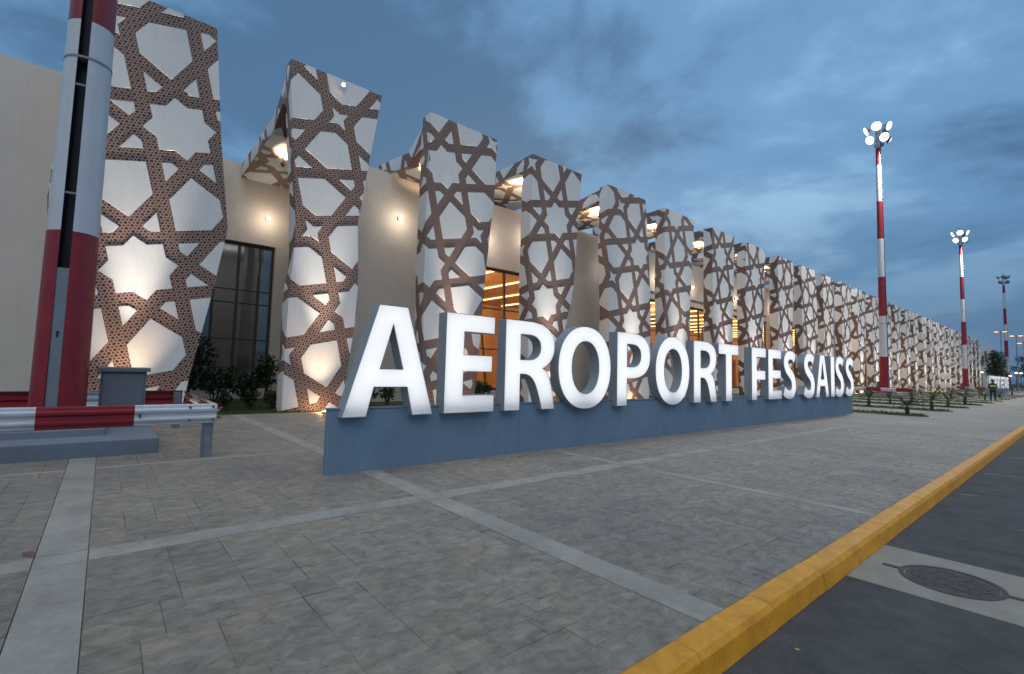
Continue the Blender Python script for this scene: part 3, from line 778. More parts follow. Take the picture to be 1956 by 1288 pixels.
def bez(p0, p1, p2, p3, n=10):
    out = []
    for i in range(1, n+1):
        t = i/n; out.append(tuple((1-t)**3*a+3*(1-t)**2*t*b+3*(1-t)*t*t*c+t**3*d for a, b, c, d in zip(p0,p1,p2,p3)))
    return out
LB, LT = 0.79, 2.42; LH = LT-LB
def sc(pts, W): return [(x*W, LB+z*LH) for x, z in pts]
def glyph(ch, W):
    if ch == 'A':
        t = 0.36/W; q = 0.5
        out = [(0,0),(t*0.99,0),(0.318,0.258),(0.682,0.258),(1-t*0.99,0),(1,0),(q+0.163,1),(q-0.163,1)]
        return [sc(out, W), sc([(q,0.833),(q-0.125,0.423),(q+0.125,0.423)], W)]
    if ch in 'EF':
        s = 0.36/W; tb = 0.182
        if ch == 'E': out = [(0,0),(1,0),(1,0.178),(s,0.178),(s,0.415),(0.945,0.415),(0.945,0.585),(s,0.585),(s,1-tb),(0.985,1-tb),(0.985,1),(0,1)]
        else: out = [(0,0),(s,0),(s,0.385),(0.945,0.385),(0.945,0.562),(s,0.562),(s,1-tb),(1,1-tb),(1,1),(0,1)]
        return [sc(out, W)]
    if ch == 'T':
        s = 0.185/W; return [sc([(0.5-s,0),(0.5+s,0),(0.5+s,0.815),(1,0.815),(1,1),(0,1),(0,0.815),(0.5-s,0.815)], W)]
    if ch == 'I': return [sc([(0,0),(1,0),(1,1),(0,1)], W)]
    if ch == 'P':
        s = 0.29
        out = [(0,0),(s,0),(s,0.37),(0.42,0.37)]+bez((0.42,0.37),(0.78,0.37),(1,0.48),(1,0.69))+bez((1,0.69),(1,0.90),(0.80,1.0),(0.43,1.0))+[(0,1)]
        ho = [(s,0.53),(0.43,0.53)]+bez((0.43,0.53),(0.60,0.53),(0.705,0.585),(0.705,0.69))+bez((0.705,0.69),(0.705,0.79),(0.60,0.842),(0.44,0.842))+[(s,0.842)]
        return [sc(out, W), sc(ho, W)]
    if ch == 'R':
        s = 0.29
        out = [(0,0),(s,0),(s,0.40),(0.36,0.40)]+bez((0.36,0.40),(0.55,0.395),(0.61,0.30),(0.73,0.0))+[(1.0,0)]+bez((1.0,0),(0.93,0.27),(0.90,0.42),(0.74,0.472))+bez((0.74,0.472),(0.90,0.52),(0.985,0.61),(0.985,0.73))+bez((0.985,0.73),(0.985,0.92),(0.78,1.0),(0.43,1.0))+[(0,1)]
        ho = [(s,0.562),(0.43,0.562)]+bez((0.43,0.562),(0.59,0.562),(0.69,0.61),(0.69,0.71))+bez((0.69,0.71),(0.69,0.80),(0.59,0.845),(0.44,0.845))+[(s,0.845)]
        return [sc(out, W), sc(ho, W)]
    if ch == 'O':
        def el(cx, cz, a, b, n=48, p=2.15):
            o = []
            for i in range(n):
                t = 2*math.pi*i/n; c, s = math.cos(t), math.sin(t)
                o.append((cx+a*math.copysign(abs(c)**(2/p), c), cz+b*math.copysign(abs(s)**(2/p), s)))
            return o
        return [sc(el(0.5,0.5,0.5,0.516), W), sc(el(0.5,0.5,0.258,0.328), W)]
    if ch == 'S':
        P = [(0.895,0.842),(0.74,0.897),(0.54,0.918),(0.33,0.885),(0.205,0.765),(0.29,0.635),(0.50,0.535),(0.71,0.435),(0.80,0.26),(0.67,0.118),(0.44,0.082),(0.23,0.108),(0.05,0.168)]
        P = [Vector((x*W, LB+z*LH)) for x, z in P]
        pts = []
        Q = [P[0]*2-P[1]]+P+[P[-1]*2-P[-2]]
        for i in range(1, len(Q)-2):
            for j in range(5):
                t = j/5; a, b, c, d = Q[i-1], Q[i], Q[i+1], Q[i+2]
                pts.append(0.5*((2*b)+(c-a)*t+(2*a-5*b+4*c-d)*t*t+(3*b-a-3*c+d)*t**3))
        pts.append(P[-1])
        l, r = [], []; n = len(pts)
        for i, p in enumerate(pts):
            d = (pts[min(i+1,n-1)]-pts[max(i-1,0)]).normalized(); nn = Vector((-d.y, d.x))
            w = 0.150+0.040*abs(d.y); l.append(tuple(p+nn*w)); r.append(tuple(p-nn*w))
        return [l+r[::-1]]
def shrink(loop, h):
    v = inset([Vector(p) for p in loop], h); return [tuple(p) for p in v]
def letter_meshes(ch, W):
    loops = glyph(ch, W)
    def orient(l, ccw):
        a = sum(l[i-1][0]*l[i][1]-l[i][0]*l[i-1][1] for i in range(len(l)))
        return l if (a > 0) == ccw else l[::-1]
    loops = [orient(loops[0], True)]+[orient(l, False) for l in loops[1:]]
    x0, x1 = -0.095, 0.140                          # back, front rim relative to wall face
    face = MB(); cas = MB(); led = MB()
    inn = [[tuple(p) for p in inset_signed(l, 0.009)] for l in loops]
    def tri_add(mb, x, front, lp, mi=0):
        flat = [p for l in lp for p in l]
        tri = tessellate_polygon([[Vector((0,p[0],p[1])) for p in l] for l in lp])
        vs = [(x,p[0],p[1]) for p in flat]; fs = []
        for (a, b, c) in tri:
            A, B, C = Vector(vs[a]), Vector(vs[b]), Vector(vs[c]); nx = (B-A).cross(C-A).x
            if abs(nx) < 1e-9: continue
            fs.append((a,b,c) if (nx > 0) == front else (a,c,b))
        mb.add(vs, fs, mi)
    def wallsides(mb, xa, xb, lp, flip=False, mi=0):
        for l in lp:
            n = len(l); f = [(i,(i+1)%n,n+(i+1)%n,n+i) for i in range(n)]
            mb.add([(xa,p[0],p[1]) for p in l]+[(xb,p[0],p[1]) for p in l], [q[::-1] for q in f] if flip else f, mi)
    tri_add(cas, x0, False, loops); wallsides(cas, x0, x1, loops); wallsides(cas, x0+0.008, x1, inn, True, 1)
    for lo, li in zip(loops, inn):                  # front lip of the casing
        n = len(lo); cas.add([(x1,p[0],p[1]) for p in lo]+[(x1,p[0],p[1]) for p in li], [(i,(i+1)%n,n+(i+1)%n,n+i) for i in range(n)])
    tri_add(led, x0+0.075, True, inn)
    tri_add(face, x1-0.003, True, inn)
    return face.mesh('letter_face', M['letter_face']), cas.mesh('letter_casing', [M['casing'], M['casing_inside']]), led.mesh('led_board', M['led_board'])
def inset_signed(l, h):                              # offset to the left of travel: inwards for outer (ccw), outwards for holes (cw)
    n = len(l); out = []; P = [Vector(p) for p in l]
    for i in range(n):
        p, q, r = P[i-1], P[i], P[(i+1)%n]
        d1 = (q-p).normalized(); d2 = (r-q).normalized(); n1 = Vector((-d1.y,d1.x)); n2 = Vector((-d2.y,d2.x))
        out.append(q+(n1+n2)*(h/max(0.35, 1+n1.dot(n2))))
    return out
TEXT = [('A',2.53,3.97,'first letter A, largest and nearest, at the left end of the sign'),
 ('E',4.17,5.18,'letter E between the first A and R'), ('R',5.41,6.66,'first letter R, between the letters E and O'),
 ('O',6.75,8.36,'first letter O, between the letters R and P'), ('P',8.58,9.83,'only letter P of the near sign'),
 ('O',10.05,11.58,'second letter O, between the letters P and R'), ('R',11.79,13.02,'second letter R, just before the T'),
 ('T',13.12,14.33,'only letter T, ending the first word'), ('F',15.20,16.23,'only letter F, starting the middle word'),
 ('E',16.40,17.45,'letter E of the middle word, after F'), ('S',17.60,18.75,'letter S ending the middle word'),
 ('S',19.43,20.57,'letter S starting the last word'), ('A',20.65,22.11,'letter A of the last word'),
 ('I',22.33,22.77,'only letter I, narrow, in the last word'), ('S',22.86,23.98,'letter S right after the I'), ('S',24.17,25.32,'last letter S at the right end of the sign')]
letters = []
for ch, y0, y1, lab in TEXT:
    fm, cm, lm = letter_meshes(ch, y1-y0)
    o = empty('sign_letter', (SX, y0, 0), 'glowing white '+lab, 'letter', 'illuminated letters on the blue sign wall')
    link('letter_face', fm, o); co = link('letter_casing', cm, o); link('led_board', lm, co); letters.append(o)
# the same sign repeated farther along the plaza
off = Vector((-0.95, 79.0, 0))
s2 = copy_tree(sign); s2.location = Vector(sign.location)+off; s2['label'] = 'second blue sign wall far off at the right, seen almost end on behind the guard'
for o in letters:
    c = copy_tree(o); c.location = Vector(o.location)+off
    c['label'] = 'tiny glowing white letter on the far sign wall behind the guard'; c['group'] = 'letters on the far sign wall'

# ------------------------------------------------------------------ masts
def mast_ring(r, groove=True, n=32, mid=R(-12), half=R(13)):
    pts = []
    span = 2*math.pi-2*half
    for i in range(n+1):
        a = mid+half+span*i/n; pts.append((math.cos(a)*r, math.sin(a)*r))
    if groove:
        e0, e1 = pts[0], pts[-1]; dx, dy = math.cos(mid)*r*0.55, math.sin(mid)*r*0.55
        pts += [(e1[0]-dx, e1[1]-dy), (e0[0]-dx, e0[1]-dy)]
    return pts
MH = 25.4; BANDS = [0.0,3.25,7.05,10.75,14.4,18.05,21.6,23.3,MH]
rad = lambda z: 0.375-(0.375-0.19)*z/MH
mast = empty('floodlight_mast', (-11.5, -0.57, 0.45), 'tall red and white banded light mast in the near guardrail pen at left', 'mast', 'red and white floodlight masts')
for i, (a, b) in enumerate(zip(BANDS, BANDS[1:])):
    m = MB(); r0 = mast_ring(rad(a)); r1 = mast_ring(rad(b)); n = len(r0)
    vs = [(x,y,a) for x, y in r0]+[(x,y,b) for x, y in r1]
    for k in range(n):
        mi = 1 if k >= n-3 else 0
        m.add([vs[k],vs[(k+1)%n],vs[n+(k+1)%n],vs[n+k]], [(0,1,2,3)], mi)
    o = m.build('mast_section', [M['red'] if i % 2 == 0 else M['white_paint'], M['black']], mast)
    for p, k in zip(o.data.polygons, range(n)): p.use_smooth = False
m = MB(); m.tube([(0,0,6.35),(0,0,6.39)], [rad(6.35)+0.008,rad(6.39)+0.008], 32); 
m.build('joint_ring', M['mast_grey'], mast)
m = MB(); c, s = math.cos(R(-12)), math.sin(R(-12))
def lp(u, v, z): return (c*u-s*v, s*u+c*v, z)
r = rad(1.3)*math.cos(R(13))-0.012
def obox(m, u0, u1, v0, v1, z0, z1, mi=0):
    m.add([lp(u0,v0,z0),lp(u1,v0,z0),lp(u1,v1,z0),lp(u0,v1,z0),lp(u0,v0,z1),lp(u1,v0,z1),lp(u1,v1,z1),lp(u0,v1,z1)],
          [(0,3,2,1),(4,5,6,7),(0,1,5,4),(1,2,6,5),(2,3,7,6),(3,0,4,7)], mi)
obox(m, r-0.03, r-0.006, -0.078, 0.078, 0.05, 2.6)
cp = m.build('cover_plate', M['mast_grey'], mast)
m = MB(); obox(m, r-0.006, r+0.004, -0.012, 0.012, 1.42, 1.5); m.tube([lp(r-0.006,0,1.5),lp(r+0.006,0,1.5)], 0.022, 10); m.build('keyhole', M['black'], cp)
m = MB()
for z in (3.9, 5.85, 7.9, 10, 12, 14, 16, 18): q = rad(z)*0.93; obox(m, q-0.02, q, -rad(z)*0.23, rad(z)*0.23, z, z+0.035)
m.build('slot_tie', M['mast_grey'], mast)
m = MB(); m.tube([(0,0,-0.03),(0,0,0.05)], 0.52, 24); m.build('base_flange', M['red'], mast)
# crown: two rings of floodlights
m = MB()
for z in (24.1, 25.35):
    for k in range(3):
        a = R(-70+60*k); m.tube([(-0.66*math.cos(a),-0.66*math.sin(a),z),(0.66*math.cos(a),0.66*math.sin(a),z)], 0.05, 6)
m.tube([(0,0,MH),(0,0,MH+0.7)], 0.05, 8)
m.build('crown_frame', M['galv'], mast)
def flood(ang, z, rr, tilt=0.5):
    d = Vector((math.cos(ang), math.sin(ang), -tilt)).normalized(); u = Vector((-math.sin(ang), math.cos(ang), 0)); w = d.cross(u)
    p = Vector((math.cos(ang)*rr, math.sin(ang)*rr, z-0.12))
    def q(a, b, cc): return p+d*a+u*b+w*cc
    m = MB(); n = 16; cs = [(math.cos(2*math.pi*i/n), math.sin(2*math.pi*i/n)) for i in range(n)]
    m.add([q(0,c*0.2,s_*0.2) for c, s_ in cs]+[q(0.26,c*0.42,s_*0.42) for c, s_ in cs], [(i,n+i,n+(i+1)%n,(i+1)%n) for i in range(n)]+[list(range(n))])
    o = m.build('floodlight', M['mast_grey'], mast)
    m = MB(); m.add([q(0.25,c*0.405,s_*0.405) for c, s_ in cs]+[q(0.33,0,0)], [(i,(i+1)%n,n) for i in range(n)]); m.build('lens', M['flood'], o)
for k in range(4): flood(R(-155+72*k), 25.35, 0.72)
for k in range(4): flood(R(-119+72*k), 24.2, 0.72)
lamp('flood_beam', 'SPOT', (2.6,-0.9,23.2), 9000, (1.0,0.94,0.82), mast, 0.4, (1.5,-0.5,0), R(158), 0.5)

# guardrail pen around a mast
PX0, PX1, PY0, PY1 = -13.5, -9.1, -2.75, 1.43
pen = empty('guardrail', ((PX0+PX1)/2, (PY0+PY1)/2, 0), 'red and white guardrail pen around the near mast and grey cabinet', 'guardrail', 'guardrail pens around the masts')
po = Vector(pen.location)
WP = [(0,0.0),(0.028,0.012),(0.03,0.045),(0.075,0.075),(0.08,0.10),(0.032,0.135),(0.028,0.17),(0.075,0.205),(0.08,0.235),(0.03,0.26),(0.028,0.295),(0,0.31)]
def rail_seg(p0, p1, out, mat):
    p0, p1, out = Vector(p0), Vector(p1), Vector(out)
    m = MB(); vs = []
    for p in (p0, p1):
        for (d, z) in WP: vs.append(tuple(p+out*d+Vector((0,0,0.535+z))-po))
        for (d, z) in WP[::-1]: vs.append(tuple(p+out*(d-0.008)+Vector((0,0,0.535+z))-po))
    n = 2*len(WP); fs = [(k,(k+1)%n,n+(k+1)%n,n+k) for k in range(n)]
    m.add(vs, fs); return m.build('rail_segment', mat, pen)
def rail(p0, p1, out, flip):
    L = (Vector(p1)-Vector(p0)).length; n = max(1, round(L/0.985)); d = (Vector(p1)-Vector(p0))/n
    for i in range(n): rail_seg(Vector(p0)+d*i, Vector(p0)+d*(i+1)-d*0.002, out, M['white_paint'] if (i+flip) % 2 == 0 else M['red'])
rail((PX1,PY1,0), (PX1,PY0,0), (1,0,0), 0)
rail((PX0,PY1,0), (PX0,PY0,0), (-1,0,0), 1)
rail((PX1-0.02,PY1,0), (PX0,PY1,0), (0,1,0), 0)
rail((PX1-0.02,PY0,0), (PX0,PY0,0), (0,-1,0), 1)
m = MB()
for (x, y) in [(PX1-0.04,PY1-0.1),(PX0+0.04,PY1-0.1),(PX1-0.04,PY0+0.1),(PX0+0.04,PY0+0.1)]:
    m = MB(); m.box((x-0.045-po.x,y-0.075-po.y,-0.03), (x+0.045-po.x,y-0.066-po.y,0.82)); m.box((x-0.045-po.x,y+0.066-po.y,-0.03), (x+0.045-po.x,y+0.075-po.y,0.82)); m.box((x-0.004-po.x,y-0.066-po.y,-0.03), (x+0.004-po.x,y+0.066-po.y,0.82))
    m.build('post', M['galv'], pen)
for z in (0.60, 0.75):
    m = MB(); m.add([(PX1-0.03-po.x,PY1+0.01-po.y,z),(PX1+0.0-po.x,PY1+0.10-po.y,z+0.02),(PX1+0.0-po.x,PY1+0.01-po.y,z+0.045),(PX1-0.03-po.x,PY1+0.09-po.y,z+0.03)], [(0,1,2),(0,2,3),(0,3,1),(1,3,2)]); m.build('rail_end', M['rust'], pen)
for (y, z) in [(PY1-0.05,0.6),(PY1-0.05,0.8),(PY1-0.36,0.6),(PY1-0.36,0.8),(0.45,0.69)]:
    m = MB(); m.tube([(PX1+0.02-po.x,y-po.y,z),(PX1+0.09-po.x,y-po.y,z)], 0.016, 8); m.build('bolt', M['dark_frame'], pen)
pl = empty('mast_plinth', (-11.4, -0.9, 0), 'stepped grey concrete plinth under the near mast', 'plinth', 'concrete plinths under the masts')
m = MB(); m.cbox((-1.6,-1.75,-0.03), (1.5,1.67,0.25), 0.012); m.build('lower_step', M['plinth'], pl)
m = MB(); m.cbox((-1.2,-1.2,0.249), (0.85,0.98,0.37), 0.012); m.build('upper_step', M['plinth'], pl)
m = MB(); m.cbox((-1.0,-1.0,0.369), (0.80,0.93,0.45), 0.008); m.build('red_pad', M['red'], pl)
cab = empty('cabinet', (-12.0, 0.29, 0.25), 'grey steel electrical cabinet with overhanging lid beside the near mast', 'cabinet', 'electrical cabinets beside the masts')
m = MB(); m.cbox((-0.22,-0.33,-0.01), (0.2,0.36,1.04), 0.01); bo = m.build('body', M['cabinet'], cab)
m = MB(); m.cbox((0.201,-0.29,0.04), (0.222,0.32,1.0), 0.006); do = m.build('door', M['cabinet'], cab)
m = MB(); m.tube([(0.222,-0.24,0.42),(0.235,-0.24,0.42)], 0.012, 8); m.build('lock', M['galv'], do)
m = MB(); m.cbox((-0.26,-0.38,1.041), (0.27,0.41,1.12), 0.015); m.build('lid', M['cabinet'], cab)
sets = [((-0.6,56.1,0),'middle','just beyond the right end of the blue sign wall',True),((-0.9,105.6,0),'far','at the far right end of the pillar row',True),((0.1,156,0),'farthest','behind the orange street lamps, its lamps unlit',False)]
for d, nm, wh, lit in sets:
    for src, lab in ((mast,'tall red and white light mast '+wh), (pen,'red and white guardrail pen round the %s mast' % nm), (pl,'grey concrete plinth under the %s mast' % nm), (cab,'grey cabinet inside the guardrail pen of the %s mast' % nm)):
        if not lit and src is not mast: continue
        c = copy_tree(src); c.location = Vector(src.location)+Vector(d); c['label'] = lab
        if not lit:
            for ch in list(c.children):
                if ch.type == 'LIGHT': bpy.data.objects.remove(ch); continue
                for g2 in ch.children:
                    if g2.name.startswith('lens'):
                        g2.data = g2.data.copy(); g2.data.materials[0] = M['mast_grey']

# ------------------------------------------------------------------ planting
def leaf_cloud(m, c, r, n, size, rg, mi=0, flat=1.0):
    for _ in range(n):
        while True:
            p = Vector((rg.uniform(-1,1), rg.uniform(-1,1), rg.uniform(-1,1)))
            if 0.25 < p.length < 1: break
        p = Vector((c[0]+p.x*r[0], c[1]+p.y*r[1], c[2]+p.z*r[2]))
        d = Vector((rg.uniform(-1,1), rg.uniform(-1,1), rg.uniform(-0.6,1)*flat)).normalized()
        u = d.orthogonal().normalized(); s = size*rg.uniform(0.6,1.4)
        m.add([p, p+d*s*0.5+u*s*0.24, p+d*s, p+d*s*0.5-u*s*0.24], [(0,1,2,3)], mi)
def shrub(x, y, h, w, n, label, group, flowers=0, seed=0):
    rg = random.Random(seed); o = empty('shrub', (x,y,0), label, 'shrub', group)
    m = MB()
    for _ in range(5):
        a = rg.uniform(0,6.28); m.tube([(0,0,-0.02),(math.cos(a)*w*0.2,math.sin(a)*w*0.2,h*0.4),(math.cos(a)*w*0.35,math.sin(a)*w*0.35,h*0.75)], [0.03,0.02,0.008], 5)
    m.build('stem', M['bark'], o)
    m = MB()
    for _ in range(7):
        cz = rg.uniform(0.35,0.8)*h; leaf_cloud(m, (rg.uniform(-.3,.3)*w, rg.uniform(-.3,.3)*w, cz), (w*0.33,w*0.33,h*0.22), n//7, 0.11+0.03*h, rg)
    m.build('foliage', M['leaf'], o)
    if flowers:
        m = MB(); leaf_cloud(m, (0,0,h*0.62), (w*0.5,w*0.5,h*0.3), flowers, 0.09, rg); m.build('blossom', M['petal'], o)
G = 'dark shrubs planted against the terminal'
shrub(-20.6,2.2,3.0,1.9,1500,'largest dark shrub in front of the reflective window, behind the near guardrail corner',G,0,1)
shrub(-19.6,3.0,1.5,1.3,900,'dark shrub with pale blossoms just right of the largest shrub',G,26,2)
shrub(-20.9,4.2,1.15,0.9,600,'low dark shrub under the mullion of the reflective window',G,0,3)
shrub(-21.4,5.0,1.9,0.8,600,'slim dark shrub under the right part of the reflective window',G,0,4)
shrub(-21.6,5.9,1.5,0.8,500,'dark shrub in the corner left of the hourglass pillar',G,8,5)
for i, (x, y) in enumerate([(-17.4,2.9),(-17.5,3.7),(-17.6,4.35),(-18.2,8.05),(-18.2,8.8),(-18.4,13.4),(-18.3,13.9),(-18.3,19.0),(-18.4,24.9),(-18.4,30.3),(-18.4,36.0)]):
    nm = ['left of three small clipped shrubs on the lawn edge near the guardrail corner','middle of three small clipped shrubs on the lawn edge near the guardrail corner','right of three small clipped shrubs on the lawn edge near the guardrail corner',
          'left small dark shrub seen under the crossbar of the first letter A','right small dark shrub seen under the crossbar of the first letter A','small dark shrub seen through the first letter R','small dark shrub at the foot of the pillar behind the first R',
          'small dark shrub at the wall seen beside the first letter P','small dark shrub at the wall behind the second O','small dark shrub at the wall behind the second R','small dark shrub at the wall behind the letter T'][i]
    shrub(x, y, 0.62 if i < 3 else 0.95, 0.42 if i < 3 else 0.6, 260, nm, 'small dark shrubs on the lawn', 0, 20+i)
# grass blades along the near lawn edge
rg = random.Random(5); m = MB()
for _ in range(5200):
    x = rg.uniform(-19.5,-16.16); y = rg.uniform(1.6,7.5); h = rg.uniform(0.04,0.10); a = rg.uniform(0,6.28)
    m.add([(x-0.012*math.cos(a),y-0.012*math.sin(a),-0.004),(x+0.012*math.cos(a),y+0.012*math.sin(a),-0.004),(x+rg.uniform(-.03,.03),y+rg.uniform(-.03,.03),h)], [(0,1,2)])
tag(m.build('grass', M['grass']), kind='stuff')
# strips of turf on the plaza with small palms
rows = [27.0, 33.0, 38.5, 44.5, 50.5, 57, 63.5, 70, 76.5, 83, 89.5]
tm = []
for i, y in enumerate(rows):
    m = MB(); x0, x1, w = -15.0, -4.4-0.02*i, 1.05
    nseg = 24; vs = []
    for s in range(nseg+1):
        x = x0+(x1-x0)*s/nseg; e = 0.5*w*(1 if s < nseg-1 else (0.8 if s == nseg-1 else 0.25)); dy = -0.08*(x-x0)
        vs += [(x,y-e+dy*0+rg.uniform(-.03,.03),0.003),(x,y-e+0.06,0.05),(x,y+e-0.06,0.05),(x,y+e+rg.uniform(-.03,.03),0.003)]
    fs = []
    for s in range(nseg):
        for q in range(3): a = s*4+q; fs.append((a,a+4,a+5,a+1))
    m.add(vs, fs)
    for _ in range(900 if i < 5 else 250):
        x = rg.uniform(x0,x1-0.1); yy = y+rg.uniform(-.48,.48)*w; h = rg.uniform(0.05,0.11)
        m.add([(x-0.02,yy,0.04),(x+0.02,yy+0.01,0.04),(x+rg.uniform(-.04,.04),yy,0.04+h)], [(0,1,2)])
    tag(m.build('turf_strip', M['grass']), kind='stuff')
def palm_mesh(seed):
    rg = random.Random(seed); t = MB(); f = MB()
    h = rg.uniform(0.26,0.36)
    pts = [(0,0,0.0),(0.01,0,h*0.5),(0.0,0.01,h)]
    t.tube(pts, [0.055,0.065,0.055], 9)
    for k in range(9): a = k*2.4; z = 0.04+h*0.1*k; t.tube([(0.05*math.cos(a),0.05*math.sin(a),z),(0.09*math.cos(a),0.09*math.sin(a),z+0.05)], [0.02,0.006], 4)
    for k in range(24):
        a = k*2.39996; el = rg.uniform(0.2,1.25); L = rg.uniform(0.55,0.82)
        d = Vector((math.cos(a)*math.cos(el), math.sin(a)*math.cos(el), math.sin(el))); side = Vector((-math.sin(a), math.cos(a), 0))
        prev = None
        for s in range(7):
            u = s/6; p = Vector((0,0,h))+d*L*u+Vector((0,0,-0.30*u*u*L*1.6*math.cos(el)))
            if prev is not None:
                f.add([prev-side*0.006, prev+side*0.006, p+side*0.005, p-side*0.005], [(0,1,2,3)])
                if s > 1:
                    for sg in (-1, 1):
                        q = prev+(p-prev)*0.5; tip = q+side*sg*(0.13*(1-u*0.6))+d*0.06-Vector((0,0,0.03))
                        f.add([q-d*0.014, q+d*0.014, tip], [(0,1,2)])
                        tip2 = p+side*sg*(0.12*(1-u*0.6))+d*0.06-Vector((0,0,0.03)); f.add([p-d*0.014, p+d*0.014, tip2], [(0,1,2)])
            prev = p
    return t.mesh('trunk', M['bark']), f.mesh('frond', M['leaf2'])
pmesh = [palm_mesh(s) for s in (1,2,3)]
PAL = [(-5.11,27.0,'nearest small palm, at the tip of the first turf strip right of the sign',1.0),(-5.26,33.2,'small palm at the tip of the second turf strip',1.0),(-5.38,38.7,'small palm at the tip of the third turf strip',0.95),(-5.34,44.5,'largest small palm, at the tip of the fourth turf strip',1.25),
 (-7.97,33.1,'small palm midway along the second turf strip near the sign end',0.9),(-8.17,38.7,'small palm midway along the third turf strip',0.85),(-8.16,44.6,'small palm midway along the fourth turf strip',1.0),(-10.68,44.5,'small palm deep in the fourth turf strip before the guardrail',0.95),
 (-8.61,63.5,'small palm midway along the strip below the middle mast pen corner',1.1),(-11.96,70.0,'small palm just right of the middle guardrail pen corner',1.0),(-11.4,76.5,'small palm behind the middle guardrail pen',1.0),(-9.29,89.5,'small palm in front of the far guardrail pen',1.0),
 (-5.78,70.0,'small palm right of the guard, nearer one',1.0),(-6.22,89.5,'small palm right of the guard, farther one',1.0),(-5.6,57.0,'small palm beside the guard',0.8),(-8.4,83.0,'small palm in the far strips left of the guard',1.0)]
for i, (x, y, lab, s) in enumerate(PAL):
    o = empty('small_palm', (x,y,0.035), lab, 'palm', 'small palms in the turf strips'); o.scale = (s*1.2,s*1.2,s*1.2); o.rotation_euler = (0,0,i*1.7)
    link('trunk', pmesh[i % 3][0], o); link('frond', pmesh[i % 3][1], o)

# trees far right
def tree(x, y, h, w, n, label, group, seed, lean=0.0):
    rg = random.Random(seed); o = empty('tree', (x,y,-0.05), label, 'tree', group)
    m = MB(); m.tube([(0,0,0),(0.1,0,h*0.25),(lean*0.5,0,h*0.5)], [0.22,0.17,0.1], 8)
    for _ in range(7): a = rg.uniform(0,6.28); m.tube([(0.1,0,h*0.3),(math.cos(a)*w*0.25,math.sin(a)*w*0.25,h*0.55),(math.cos(a)*w*0.42,math.sin(a)*w*0.42,h*rg.uniform(0.6,0.85))], [0.09,0.06,0.02], 5)
    m.build('trunk', M['bark'], o)
    m = MB()
    for _ in range(26):
        a = rg.uniform(0,6.28); rr = rg.uniform(0,0.38)*w; leaf_cloud(m, (math.cos(a)*rr+lean, math.sin(a)*rr, h*rg.uniform(0.36,0.88)), (w*0.16,w*0.16,h*0.09), n//26, 0.34, rg)
    m.build('crown', M['leaf'], o); return o
tree(-12.9,150,9.4,5.0,3400,'dark round tree beside the end of the pillar row, left of the far mast','trees beyond the plaza',3,0.4)
tree(-9.5,175,9.0,6.5,1800,'low dark tree right of the far unlit mast','trees beyond the plaza',4)
tree(-3.5,190,7.5,7.5,1800,'dark tree at the right edge of the picture','trees beyond the plaza',5)
tree(3.5,200,7.5,8,1500,'dark tree just outside the right edge, behind the road','trees beyond the plaza',6)
m = MB(); rg = random.Random(9)
for i in range(40): leaf_cloud(m, (-12+i*0.9,165+rg.uniform(-3,3),1.0), (1.2,1.2,1.2), 60, 0.4, rg)
tag(m.build('hedge', M['leaf']), 'long dark hedge at the far right end of the plaza', 'hedge')

# street lamps with orange heads
def street_lamp(x, y, h, label):
    o = empty('street_lamp', (x,y,0), label, 'street lamp', 'orange street lamps at the far right')
    m = MB(); m.tube([(0,0,-0.1),(0,0,h)], [0.12,0.06], 8); m.tube([(-0.9,0,h),(0.9,0,h)], 0.05, 6); m.build('pole', M['mast_grey'], o)
    for s in (-1, 1):
        m = MB(); m.box((s*0.65-0.42,-0.2,h-0.02), (s*0.65+0.42,0.2,h+0.14)); hd = m.build('lamp_head', M['mast_grey'], o)
        m = MB(); m.ball((s*0.65,0,h-0.05), (0.40,0.2,0.14), 10, 6); m.build('bulb', M['sodium'], hd)
    return o
street_lamp(-11.8,150,12.9,'orange street lamp left of the unlit far mast')
street_lamp(-9.45,150,11.9,'orange street lamp right of the unlit far mast')
street_lamp(-8.35,150,10.3,'orange street lamp cut by the right edge of the picture')
for (x, y, z, lab) in [(-10.6,150,3.1,'small yellow lamp nearest the guard, lowest of three at right'),(-9.7,150,3.75,'small yellow lamp, middle of three by the hedge at right'),(-9.0,150,3.7,'small yellow lamp by the hedge at the right edge'),(-15.0,150,3.8,'small yellow lamp under the dark round tree')]:
    o = empty('garden_lamp', (x,y,0), lab, 'lamp', 'small yellow lamps in the far planting')
    m = MB(); m.tube([(0,0,-0.1),(0,0,z)], 0.05, 6); m.build('pole', M['dark_frame'], o)
    m = MB(); m.ball((0,0,z+0.08), (0.24,0.24,0.11), 8, 5); m.build('bulb', M['small_lamp'], o)

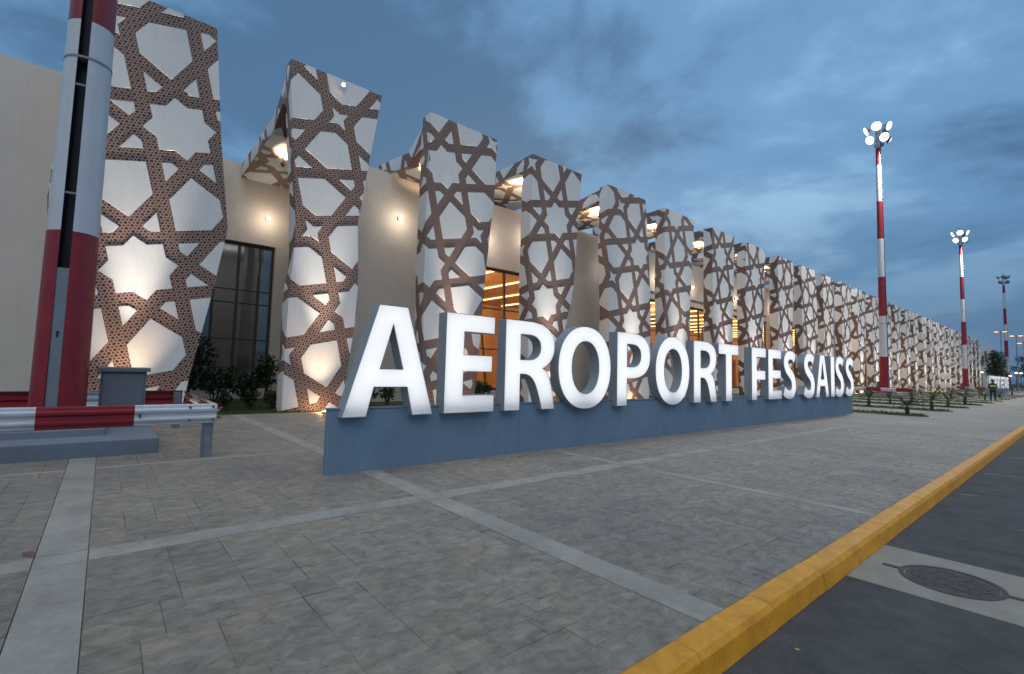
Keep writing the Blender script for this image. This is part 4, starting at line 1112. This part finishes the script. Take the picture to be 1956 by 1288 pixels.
# ------------------------------------------------------------------ security guard
def person(x, y, rz):
    root = empty('person', (x,y,0), 'guard in dark uniform and cap with a yellow green vest patch, standing on the plaza', 'person'); root.rotation_euler = (0,0,rz)
    V = [(0,0,0.95),(0,0,1.15),(0,0,1.38),(0,0,1.50),(0,0.01,1.56),(0,0.02,1.66),(0,0.01,1.74),
         (0.10,0,0.90),(0.12,0.01,0.50),(0.13,-0.02,0.09),(0.14,0.13,0.04),(-0.10,0,0.90),(-0.12,0.01,0.50),(-0.13,-0.02,0.09),(-0.14,0.13,0.04),
         (0.19,0,1.42),(0.25,-0.03,1.15),(0.17,0.16,1.02),(0.10,0.22,1.01),(-0.19,0,1.42),(-0.25,-0.03,1.15),(-0.17,0.16,1.02),(-0.10,0.22,1.03)]
    E = [(0,1),(1,2),(2,3),(3,4),(4,5),(5,6),(0,7),(7,8),(8,9),(9,10),(0,11),(11,12),(12,13),(13,14),(2,15),(15,16),(16,17),(17,18),(2,19),(19,20),(20,21),(21,22)]
    Rd = [0.15,0.14,0.17,0.065,0.075,0.10,0.07,0.095,0.065,0.045,0.035,0.095,0.065,0.045,0.035,0.07,0.05,0.04,0.035,0.07,0.05,0.04,0.035]
    fi = len(V)
    for s, b in ((1, 18), (-1, 22)):
        for k in range(4):
            V += [(V[b][0]-s*0.045, V[b][1]+0.03, V[b][2]+0.022-0.015*k), (V[b][0]-s*0.085, V[b][1]+0.01, V[b][2]+0.02-0.015*k)]; E += [(b, len(V)-2), (len(V)-2, len(V)-1)]; Rd += [0.010, 0.008]
        V += [(V[b][0], V[b][1]+0.03, V[b][2]+0.05)]; E += [(b, len(V)-1)]; Rd += [0.011]
    me = bpy.data.meshes.new('body'); me.from_pydata(V, E, []); ob = bpy.data.objects.new('body', me); col.objects.link(ob)
    md = ob.modifiers.new('skin', 'SKIN'); 
    for i, sv in enumerate(me.skin_vertices[0].data): sv.radius = (Rd[i], Rd[i]*(0.8 if i in (0,1,2) else 1.0)); sv.use_root = (i == 0)
    sb = ob.modifiers.new('sub', 'SUBSURF'); sb.levels = 2; sb.render_levels = 2
    dg = bpy.context.evaluated_depsgraph_get(); nm = bpy.data.meshes.new_from_object(ob.evaluated_get(dg)); ob.modifiers.clear(); ob.data = nm; ob.parent = root
    skin = surf('skin', (0.30,0.17,0.11), 0.55, 0.08, 9); uni = surf('navy_uniform', (0.018,0.020,0.030), 0.8, 0.2, 20); shoe = surf('black_leather', (0.012,0.012,0.012), 0.4, 0.1, 9)
    nm.materials.clear()
    for q in (uni, skin, shoe): nm.materials.append(q)
    for p in nm.polygons:
        c = p.center; p.use_smooth = True
        p.material_index = 1 if (c.z > 1.51 or (abs(c.x) < 0.16 and c.y > 0.19 and 0.9 < c.z < 1.12)) else (2 if c.z < 0.1 else 0)
    m = MB()
    n = 16
    for z, a, b in ((1.02,0.19,0.155),(1.2,0.185,0.15),(1.36,0.215,0.165),(1.46,0.15,0.115)):
        m.v += [(math.cos(2*math.pi*k/n)*a, math.sin(2*math.pi*k/n)*b, z) for k in range(n)]
    for i in range(3):
        for k in range(n): m.f.append((i*n+k,i*n+(k+1)%n,(i+1)*n+(k+1)%n,(i+1)*n+k)); m.m.append(0 if (i == 1 and n//2 < k < n) or (i == 1 and k < n//2) else 1)
    m.build('vest', [surf('hi_vis', (0.42,0.55,0.05), 0.6, 0.1, 9), uni], root, smooth=True)
    m = MB(); m.ball((0,0.015,1.74), (0.115,0.125,0.06), 14, 6); m.box((-0.07,0.10,1.715), (0.07,0.20,1.73)); m.build('cap', uni, root)
    m = MB()
    for s in (-1, 1): m.ball((s*0.035,0.112,1.665), 0.012, 8, 5); m.ball((s*0.1,0.015,1.655), (0.018,0.025,0.035), 8, 5, 1)
    m.ball((0,0.125,1.64), (0.014,0.02,0.024), 8, 5, 1); m.box((-0.025,0.108,1.598), (0.025,0.114,1.606), 2)
    m.build('face', [shoe, skin, surf('lips', (0.25,0.10,0.08), 0.5, 0.1, 9)], root)
person(-4.9, 54.9, R(200))

for ch in list(mast.children):
    if ch.type == 'LIGHT': ch.data = ch.data.copy(); ch.data.energy = 900
